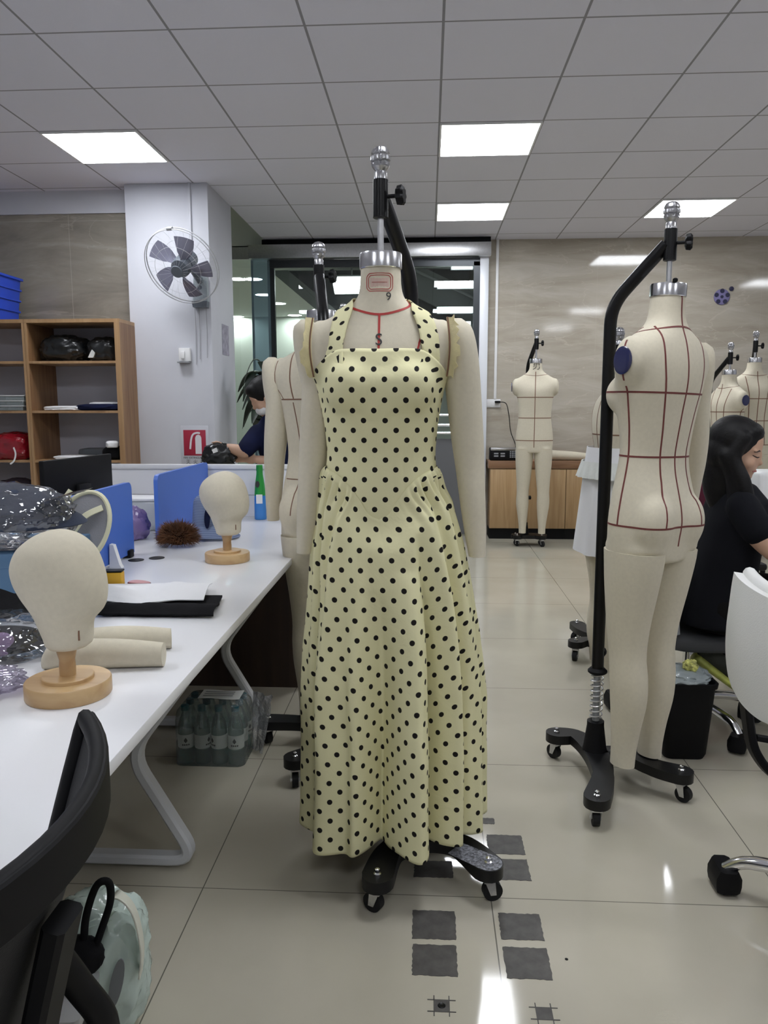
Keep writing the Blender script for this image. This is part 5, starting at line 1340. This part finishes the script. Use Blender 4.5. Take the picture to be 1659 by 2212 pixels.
# potted plant by the pillar
t = thing('potted_plant', 'dark leafy potted plant beside the pillar behind the person', 'plant', (-1.33, 6.30, 0))
pot = mat('grey_pot', (.14, .14, .14), .6); leafm = mat('dark_leaf', (.010, .022, .010), .4, noise_s=8, noise_a=.4)
G().lathe([(.11, 0), (.14, .02), (.16, .34), (.165, .36), (.15, .36), (.145, .33), (.01, .33)], n=30).build('pot', pot, t)
G().tube(spline([(0, 0, .33), (.02, .01, .8), (-.01, 0, 1.2), (.01, 0, 1.5)], 6), .016, 10).build('stem', mat('brown_stem', (.07, .05, .03), .8), t)
rng = random.Random(3)
for k in range(26):
    a = k*2.4+rng.uniform(-.3, .3); z0 = 1.18+.48*(k/25); L = rng.uniform(.20, .33); d = V((math.cos(a), math.sin(a)*.7, 0)); w = rng.uniform(.045, .07); P = []
    up_ = rng.uniform(.05, .14); dr = rng.uniform(.12, .26)
    for i in range(11): q = i/10; P.append(V((0, 0, z0))+d*(L*q*.9)+V((0, 0, up_*math.sin(PI*q*.8)-dr*q*q)))
    nrm = V((-d.y, d.x, 0)).normalized(); grid = [[p-nrm*w*math.sin(PI*min(1, .04+q/10*.94))**.8+V((0, 0, -.008)), p, p+nrm*w*math.sin(PI*min(1, .04+q/10*.94))**.8+V((0, 0, -.008))] for q, p in enumerate(P)]
    G().sheet(grid, .0015).build('leaf', leafm, t)
# ---------------------------------------------------------------- right side
wm = mat('white_mesh_fabric', (.74, .74, .72), .8, bump=.35, bump_s=300)
t = thing('white_chair', 'white backed swivel chair with chrome base at the right edge', 'chair', (1.145, 1.82, 0))
ZT = [(.575, .07), (.60, .15), (.63, .185), (.67, .208), (.74, .215), (.80, .212), (.87, .222), (.905, .222)]
grid = []
for i in range(23):
    z = .625+.28*i/22; hw = interp(ZT, z-.05*(.905-z)/.28)[0]; grid.append([(.742+.65*(hw*(j/8-1))**2*1.0-.012*math.sin((z-.575)/.33*PI)-1.10, 1.79+hw*(j/8-1)-1.82, z) for j in range(17)])
b = G().sheet(grid, -.026).build('backrest', wm, t)
ed = [r[0] for r in grid]+grid[-1][1:-1]+[r[-1] for r in reversed(grid)]
G().tube([V(p)+V((.013, 0, 0)) for p in ed], .017, 10).build('back_piping', wm, t)
g = G(); g.bar(spline([(-.33, .13, .60), (-.318, .135, .53), (-.30, .12, .45), (-.24, .10, .39), (-.10, .06, .36), (0, 0, .36)], 7), .045, .02, up=(1, 0, .3)); g.bar(spline([(-.33, -.17, .60), (-.318, -.165, .53), (-.30, -.15, .45), (-.24, -.10, .39), (-.10, -.06, .36), (0, 0, .36)], 7), .045, .02, up=(1, 0, .3))
g.bar(spline([(-.30, .125, .49), (-.22, .115, .475), (-.18, .10, .43), (-.20, .09, .385)], 6), .03, .016, up=(1, 0, .3)); g.build('back_support', M['black_plastic'], t)
link('seat', lump_mesh((.47, .47, .08), 81, .02, 1.1, 4, .5, 0, .55), wm, t, (.02, 0, .40))
G().cyl((0, 0, .12), (0, 0, .40), .022).build('gas_lift', M['chrome'], t)
star_base(t, (0, 0, 0), .385, M['chrome'], True, math.radians(145))
# bin
t = thing('waste_bin', 'black waste bin behind the right stand', 'bin', (.985, 2.93, 0))
def rrb(hx, hy, z): return rr(hx, hy, z, .03)
G().loft([rrb(.075, .075, .0005), rrb(.082, .082, .02), rrb(.098, .098, .285), rrb(.104, .104, .287), rrb(.106, .106, .305), rrb(.098, .098, .306), rrb(.09, .09, .27), rrb(.07, .07, .05)]).build('tub', M['black_plastic'], t)
link('bin_liner', lump_mesh((.20, .20, .06), 85, .12, 2.4, 4, .4, .05), clear_mat('liner_film', (.8, .85, .85), .08, .1, .5, (.62, .70, .72), .8, 20), t, (0, 0, .285))
tag(link('wrapper', lump_mesh((.055, .05, .045), 87, .2, 3, 4, .4, .08), mat('yellow_print', (.55, .60, .16), .4, noise_s=50, noise_a=.9), None, (1.0, 2.90, .336)), 'crumpled yellow and black wrapper on top of the bin', 'wrapper')
# right desk with white box and yellow packet
t = thing('side_desk', 'white desk at the right edge where the woman works', 'desk', (1.70, 3.35, 0))
G().box((-.32, -.75, .724), (.6, .85, .75), .003).build('tabletop', M['white_lam'], t)
for x in (-.26, .54):
    for y in (-.7, .8): G().box((x-.02, y-.02, 0), (x+.02, y+.02, .7235)).build('leg', M['white_metal'], t, smooth=0)
t = thing('white_unit', 'white rounded box standing on the desk beyond the woman', 'box', (1.62, 3.62, .7506))
G().box((-.15, -.10, 0), (.15, .10, .29), .02, 3).build('shell', M['white_plastic'], t); G().box((-.152, -.09, .215), (-.1505, .09, .218)).build('seam', M['grey_plastic'], t, smooth=0)
t = thing('yellow_packet', 'yellow packet on the desk in front of the woman', 'packet', (1.47, 3.22, .7506), .2)
link('film', lump_mesh((.10, .08, .17), 91, .10, 2, 4, .4, .03), mat('yellow_film', (.70, .66, .05), .35), t)
# chair with maroon jacket far behind
t = thing('draped_chair', 'chair behind the seated woman hung with maroon and white clothes', 'chair', (1.66, 4.50, 0))
G().box((-.21, -.21, .43), (.21, .21, .47), .015).build('seat', seatm, t); G().box((-.21, .17, .5), (.21, .20, 1.0), .015).build('backrest', seatm, t)
for x in (-.19, .19):
    for y in (-.19, .19): G().cyl((x, y, 0), (x, y, .43), .014).build('leg', M['black_metal'], t)
tag(link('jacket', lump_mesh((.44, .15, .46), 95, .10, 2, 4, .5, .03, .7), mat('maroon_cloth', (.10, .012, .03), .9), None, (1.66, 4.69, .53)), 'maroon jacket over the chair behind the seated woman', 'jacket')
tag(link('towel', lump_mesh((.30, .17, .12), 97, .10, 2.2, 4, .5, .03, .7), M['white_cloth'], None, (1.65, 4.69, .90)), 'white cloth on top of the maroon jacket', 'cloth')

# oak cabinets along the back wall
for k, (x0, lb) in enumerate(((.62, 'oak base cabinet behind the male dress form'), (1.37, 'oak base cabinet right of the male dress form'))):
    t = thing("cabinet", lb, 'cabinet', (x0+.375, 7.90, 0), 0, 'oak base cabinets')
    G().box((-.374, -.13, .108), (.374, .14, .712)).build('body', M['oak'], t, smooth=0)
    G().box((-.374, -.12, 0), (.374, .14, .107)).build('plinth', M['black_plastic'], t, smooth=0)
    for s in (-1, 1): G().box((s*.187-.185, -.15, .112), (s*.187+.185, -.131, .706), .0015).build('door', M['oak'], t)
tag(G().box((-.765, -.155, .713), (.765, .145, .788), .003).build('worktop', M['oak_dark'], loc=(1.365, 7.90, 0)), 'brown wooden worktop running over the oak cabinets', 'worktop')
t = thing('keypad_box', 'black box with grey buttons on the worktop by the wall socket', 'device', (.755, 7.88, .7885))
G().box((-.135, -.08, .0), (.135, .07, .125), .012, 3).build('case', M['black_plastic'], t)
G().box((-.13, -.085, .10), (.13, -.04, .128), .006).build('top_bar', M['steel'], t)
g = G()
for x, z in ((-.075, .070), (-.01, .070), (-.01, .045), (-.075, .045)): g.box((x-.022, -.083, z-.007), (x+.022, -.0795, z+.007), .001)
for k in range(3):
    for q in range(4): g.box((.06+.022*k, -.083, .03+.018*q), (.076+.022*k, -.0795, .042+.018*q))
g.build('buttons', M['grey_plastic'], t)
arm_form('linen arm form lying on the brown worktop', (1.70, 7.86, .7886), (1.20, 7.86, .7886), .028, .052)
# wall things
t = thing('wall_socket', 'white double socket on the marble wall with a black plug', 'socket', (.65, 8.049, 1.357))
G().box((-.085, -.012, -.042), (.085, 0, .042), .003).build('plate', M['white_plastic'], t); G().box((-.075, -.016, -.03), (-.01, -.0121, .03), .002).box((.01, -.016, -.03), (.075, -.0121, .03), .002).build('socket_face', M['white_plastic'], t)
t = thing('power_cable', 'thin black cable from the wall socket down to the keypad box', 'cable', (.70, 8.02, 1.37))
G().box((-.025, -.03, -.012), (.03, .012, .012), .005).build('plug', M['black_plastic'], t)
G().tube(spline([(.03, -.01, 0), (.09, -.02, -.02), (.12, -.02, -.14), (.14, -.03, -.30), (.19, -.05, -.44), (.16, -.07, -.50)], 8), .004, 8).build('cord', M['black_plastic'], t)
struct(G().box((.666, 8.03, 1.40), (.692, 8.0495, 2.966), .002).build('trim_3', M['white_plastic']), 'white cable trunking down the marble wall', 'trunking')
t = thing('wall_clock', 'round purple blue disc with dark spots on the marble wall', 'wall disc', (2.885, 8.049, 2.393))
prp = mat('lilac_disc', (.20, .18, .36), .4); nav = mat('navy_spot', (.02, .02, .06), .4)
G().lathe([(.076, 0), (.076, -.010), (.070, -.014), (.002, -.014)], n=36, axis='Y').build('disc', prp, t)
for a in range(5):
    q = 2*PI*a/5+.3; G().lathe([(.022, -.0141), (.021, -.0155), (.001, -.0155)], (.056*math.cos(q), 0, .056*math.sin(q)), 16, 'Y').build('spot', nav, t)
G().lathe([(.016, -.0141), (.015, -.0155), (.001, -.0155)], n=16, axis='Y').build('spot', nav, t)
tag(G().lathe([(.022, 0), (.022, -.010), (.018, -.013), (.001, -.013)], n=24, axis='Y').build('wall_dot', nav, loc=(2.975, 8.049, 2.47)), 'small dark dot on the marble wall beside the purple disc', 'wall disc')
# ---------------------------------------------------------------- shelves, wall fan, sign
def shelf_unit(x0, x1, label, right_panel):
    t = thing('shelf_unit', label, 'shelf', ((x0+x1)/2, 5.82, 0), 0, 'open wooden shelf units'); h = (x1-x0)/2
    for s in (-1, 1): 
        w = .04 if (s > 0 and right_panel) else .018
        a, b = (h-w, h) if s > 0 else (-h, -h+w)
        G().box((a, -.205, 0), (b, .22, 1.935)).build('side_panel', M['shelf_wood'], t, smooth=0)
        G().box((a, -.21, 0), (b, -.2055, 1.935)).build('edge_strip', M['shelf_edge'], t, smooth=0)
    G().box((-h, -.21, 1.936), (h, .22, 1.962)).build('top', M['shelf_edge'], t, smooth=0)
    for z in (1.645, 1.285, .92, .55, .12): G().box((-h+.0185, -.205, z), (h-(.041 if right_panel else .0185), .205, z+.018)).build('shelf_board', M['shelf_edge'], t, smooth=0)
    G().box((-h+.0185, .206, .0), (h-(.041 if right_panel else .0185), .219, 1.935)).build('back_panel', mat('pale_back_board', (.50, .50, .56), .7), t, smooth=0)
shelf_unit(-2.94, -2.232, 'open wooden shelf unit against the white pillar', True)
shelf_unit(-3.645, -2.942, 'open wooden shelf unit cut by the left edge', False)
def bagthing(name, label, size, loc, m, seed, cat, amp=.12, ridge=.04, extra=None, boxy=.8, rz=0):
    t = thing(name, label, cat, loc, rz); link('film' if cat == 'bag' else 'cloth', lump_mesh(size, seed, amp, 2.1, 5, .5, ridge, boxy), m, t)
    if extra: extra(t)
    return t
gb2 = mat('black_bag_film', (.010, .011, .012), .30, bump=.8, bump_s=22)
bagthing('black_sack', 'large glossy black sack on the top shelf', (.36, .30, .20), (-2.715, 5.79, 1.6635), gb2, 101, 'bag')
bagthing('black_sack', 'smaller black sack with a pale label at the right of the top shelf', (.25, .28, .185), (-2.41, 5.80, 1.6635), gb2, 103, 'bag', .10, .03, lambda t: G().poly([(-.09, -.137, .025), (-.05, -.137, .025), (-.022, -.137, .082), (-.058, -.137, .082)], (0, .03, 0)).build('label', lab, t, smooth=0))
def flat(name, label, size, loc, m, seed, rz=0, n=1):
    t = thing(name, label, 'cloth', loc, rz)
    link('cloth', lump_mesh(size, seed, .06, 2.4, 4, .5, .02, .55), m, t); return t
flat('folded_paper', 'stack of pale papers at the left of the middle shelf', (.34, .26, .035), (-2.70, 5.76, 1.3035), M['white_cloth'], 111)
flat('folded_cloth', 'navy garment with white patches at the right of the middle shelf', (.34, .30, .05), (-2.44, 5.76, 1.3035), M['navy_cloth'], 113)
flat('folded_cloth', 'white cloth folded on top of the navy garment', (.24, .2, .022), (-2.43, 5.80, 1.345), M['white_cloth'], 115, .2)
flat('folded_paper', 'loose white sheets on the lower shelf above the monitor', (.30, .24, .03), (-2.66, 5.74, .9385), M['white_cloth'], 117, -.2)
flat('folded_cloth', 'grey garment lying behind the white sheets on the lower shelf', (.28, .14, .075), (-2.58, 5.94, .9385), mat('grey_cloth', (.16, .18, .20), .9), 119)
flat('folded_cloth', 'black and white garment at the right end of the lower shelf', (.15, .26, .10), (-2.36, 5.76, .9385), M['black_cloth'], 121)
flat('folded_cloth', 'small white folded cloth leaning on the black garment', (.09, .14, .05), (-2.355, 5.68, 1.03), M['white_cloth'], 123, .4)
redf = mat('red_gloss_film', (.26, .005, .015), .18, bump=.8, bump_s=18, coat=.5)
bagthing('red_bag', 'shiny dark red bag on the lower shelf at the left edge', (.30, .30, .21), (-3.13, 5.76, .9385), redf, 131, 'bag', .08, .03, lambda t: G().bar(spline([(.05, -.15, .10), (.07, -.16, .05), (.06, -.165, .0), (.03, -.17, -.03)], 6), .012, .002, up=(0, -1, 0)).build('ribbon', M['white_plastic'], t), .6)
for k in range(3):
    t = thing('clear_tray', ['lowest clear tray stacked on the middle shelf at the left edge', 'middle clear tray of the stack at the left edge', 'uppermost clear tray of the stack at the left edge'][k], 'tray', (-3.12, 5.76, 1.3035+.038*k), .04*k, 'clear trays on the left shelf')
    G().box((-.13, -.15, 0), (.13, .13, .03), .006).build('tray', clear_mat('tray_film', (.85, .9, .9), .1, .06, .4, (.45, .52, .52)), t); G().box((-.135, -.155, .0305), (.135, .135, .036), .002).build('lid', M['white_plastic'], t)
bagthing('dark_bundle', 'dark bundle on the bottom visible shelf at the left edge', (.34, .3, .22), (-3.16, 5.78, .5685), mat('plum_cloth', (.05, .035, .05), .8), 137, 'cloth')
t = thing('blue_crate', 'bright blue crate on top of the left shelf unit', 'crate', (-3.34, 5.78, 1.9625))
bc = mat('blue_crate_plastic', (.02, .07, .55), .4)
G().loft([rr(.20, .15, 0, .02), rr(.225, .17, .33, .02), rr(.215, .16, .33, .02), rr(.19, .14, .01, .02)]).build('tub', bc, t)
g = G()
for z in (.08, .16, .24): g.loft([rr(.2075+z*.075, .156+z*.06, z, .02), rr(.2105+z*.075, .159+z*.06, z, .02), rr(.2105+z*.075, .159+z*.06, z+.012, .02), rr(.2075+z*.075, .156+z*.06, z+.012, .02)], loop=True)
g.build('rib', bc, t); g = G(); g.loft([rr(.224, .169, .315, .02), rr(.24, .185, .318, .02), rr(.24, .185, .334, .02), rr(.214, .159, .334, .02)]); g.build('rim', bc, t)

# wall fan on the pillar
t = thing('wall_fan', 'grey wall fan with round wire guard on the white pillar', 'fan', (-1.705, 5.909, 2.20))
fg = mat('blue_grey_plastic', (.13, .15, .18), .45); fl = mat('light_blue_grey_plastic', (.36, .41, .44), .45)
G().poly([(-.055, -.05, -.09), (.055, -.05, -.09), (.052, -.05, .10), (-.045, -.05, .10)], (0, .05, 0)).build('wall_bracket', fl, t, smooth=20)
G().poly([(-.052, -.07, -.135), (.052, -.07, -.135), (.058, -.075, -.092), (-.058, -.075, -.092)], (0, .07, 0)).build('switch_box', fg, t, smooth=20)
G().lathe([(.016, -.051), (.018, -.054), (.002, -.056)], (0, 0, .01), 20, 'Y').build('emblem', fg, t)
n = V((-.17, -.84, -.56)).normalized(); c = V((-.045, -.30, .125))
Q = n.to_track_quat('Z', 'X').to_matrix().to_4x4(); F = T(*c) @ Q
def fx(g, name, m, sm=40): return g.xf(F).build(name, m, t, smooth=sm)
g = G(); g.tube([V((0, -.04, .06)), V((-.01, -.14, .11)), c-n*.10], .028, 14); g.build('tilt_arm', fg, t)
fx(G().lathe([(.03, -.15), (.062, -.13), (.070, -.06), (.066, -.02), (.03, -.012)], n=28), 'motor', fg)
fx(G().lathe([(.064, -.010), (.070, .0), (.070, .04), (.062, .055), (.004, .060)], n=28), 'hub', fg)
bl = clear_mat('smoky_blade', (.66, .66, .75), .06, .15, .60, (.26, .26, .34))
for k in range(5):
    a0 = 2*PI*k/5+.5; grid = []
    for i in range(9):
        r = .055+.175*i/8; wd = .78*(1-.25*(i/8)**2)*(.55+.45*min(1, i/3)); grid.append([V((r*math.cos(a0+wd*(u-.35)+.25*(i/8)), r*math.sin(a0+wd*(u-.35)+.25*(i/8)), .03+.045*(u-.5)*(1-.3*i/8))) for u in [q/6 for q in range(7)]])
    fx(G().sheet(grid, .003), 'blade', bl)
gw = mat('pale_guard_wire', (.50, .51, .53), .4)
g = G()
for r, z, w in ((.272, .0, .0045), (.272, .03, .0035), (.17, .085, .0012), (.17, -.045, .0012)): g.tube([V((r*math.cos(2*PI*k/60), r*math.sin(2*PI*k/60), z)) for k in range(60)], w, 6, loop=True)
for k in range(22):
    a = 2*PI*k/22; d = V((math.cos(a), math.sin(a), 0)); Z_ = V((0, 0, 1))
    g.tube(spline([d*.05+Z_*.105, d*.17+Z_*.085, d*.24+Z_*.055, d*.272+Z_*.015, d*.24-Z_*.02, d*.17-Z_*.045, d*.066-Z_*.05], 3), .0006, 5)
fx(g, 'guard', gw)
fx(G().box((.262, -.02, .0), (.282, .02, .034), .004), 'guard_clip', M['grey_plastic'])
fx(G().lathe([(.042, .100), (.045, .104), (.040, .109), (.003, .110)], n=28), 'guard_badge', fg)
for x, l in ((-.05, .52), (-.02, .48), (.035, .47)): G().tube([V((x, -.02, -.134)), V((x, -.012, -.3)), V((x-.006, -.012, -.134-l+.1))], .0022, 6).build('pull_cord', M['grey_plastic'], t)
struct(G().box((-1.782, 5.893, 2.35), (-1.764, 5.9095, 2.966), .002).build('trim_4', M['white_paint']), 'white cable trunking on the pillar above the fan', 'trunking')
t = thing('wall_switch_box', 'white socket box on the pillar below the fan', 'socket', (-1.845, 5.909, 1.72))
G().box((-.045, -.035, -.05), (.045, 0, .05), .006).build('box', M['white_plastic'], t); G().box((-.05, -.06, -.062), (.04, -.004, -.052), .002).build('tray', M['grey_plastic'], t); G().box((-.025, -.05, -.03), (.005, -.0355, .025), .004).build('plug', M['white_plastic'], t)
t = thing('notice', 'grey paper notice on the shaded side of the pillar', 'notice', (-1.637, 6.30, 1.86))
G().box((.0003, -.10, -.12), (.002, .10, .12)).build('sheet', mat('grey_paper', (.36, .35, .42), .8, noise_s=26, noise_a=.25), t, smooth=0)
t = thing('safety_sign', 'red fire extinguisher sign on the pillar above the desk screen', 'sign', (-1.792, 5.909, 1.03))
G().box((-.115, -.004, -.16), (.105, -.0004, .155), .002).build('plate', mat('clear_plate', (.56, .57, .62), .35), t)
G().box((-.092, -.006, -.075), (.082, -.0042, .122), .001).build('red_panel', mat('sign_red', (.36, .015, .045), .5), t)
g = G()
o = [(.000, -.062), (.048, -.062), (.048, .062), (.040, .080), (.024, .087), (.008, .080), (.0, .062)]
g.poly([(x, -.0078, z) for x, z in o], (0, .0016, 0))
g.bar(spline([(.038, -.0070, .098), (.012, -.0070, .100), (-.016, -.0070, .088), (-.032, -.0070, .05), (-.042, -.0070, -.025)], 6), .0014, .014, up=[V((-.1, 0, 1))]*25 if False else (.6, 0, .8))
g.build('extinguisher_symbol', mat('sign_white', (.72, .70, .74), .5), t, smooth=0)
me = text_mesh('FIRE EXTINGUISHER', .0205); me.transform(T(-.005, -.0046, -.092) @ RX(PI/2)); link('lettering', me, M['ink'], t, smooth=0)
me = text_mesh('灭  火  器', .036); me.transform(T(-.005, -.0046, -.125) @ RX(PI/2)); link('lettering', me, M['ink'], t, smooth=0)
# ---------------------------------------------------------------- light and camera
def light_rig():
    w = bpy.data.worlds.new('World'); bpy.context.scene.world = w; w.use_nodes = True
    bg = w.node_tree.nodes['Background']; bg.inputs['Color'].default_value = (.55, .6, .7, 1); bg.inputs['Strength'].default_value = .15
light_rig()
cam = bpy.data.cameras.new('camera'); co = bpy.data.objects.new('camera', cam); COL.objects.link(co)
yaw, pitch, roll = .0568, .1366, -.0017
fwd = V((-math.sin(yaw)*math.cos(pitch), math.cos(yaw)*math.cos(pitch), -math.sin(pitch)))
rt = V((math.cos(yaw), math.sin(yaw), 0)); up = rt.cross(fwd)
rt, up = rt*math.cos(roll)+up*math.sin(roll), up*math.cos(roll)-rt*math.sin(roll)
co.matrix_world = Matrix(((rt.x, up.x, -fwd.x, 0), (rt.y, up.y, -fwd.y, 0), (rt.z, up.z, -fwd.z, 1.3365), (0, 0, 0, 1)))
cam.sensor_fit = 'VERTICAL'; cam.sensor_height = 36; cam.lens = 1674.07*36/2212; cam.clip_start = .05
sc = bpy.context.scene; sc.camera = co
sc.view_settings.view_transform = 'Standard'; sc.view_settings.look = 'None'; sc.view_settings.exposure = 0; sc.view_settings.gamma = 1
sc.view_settings.use_curve_mapping = False
sc.cycles.max_bounces = 10; sc.cycles.transparent_max_bounces = 24; sc.cycles.sample_clamp_indirect = 6
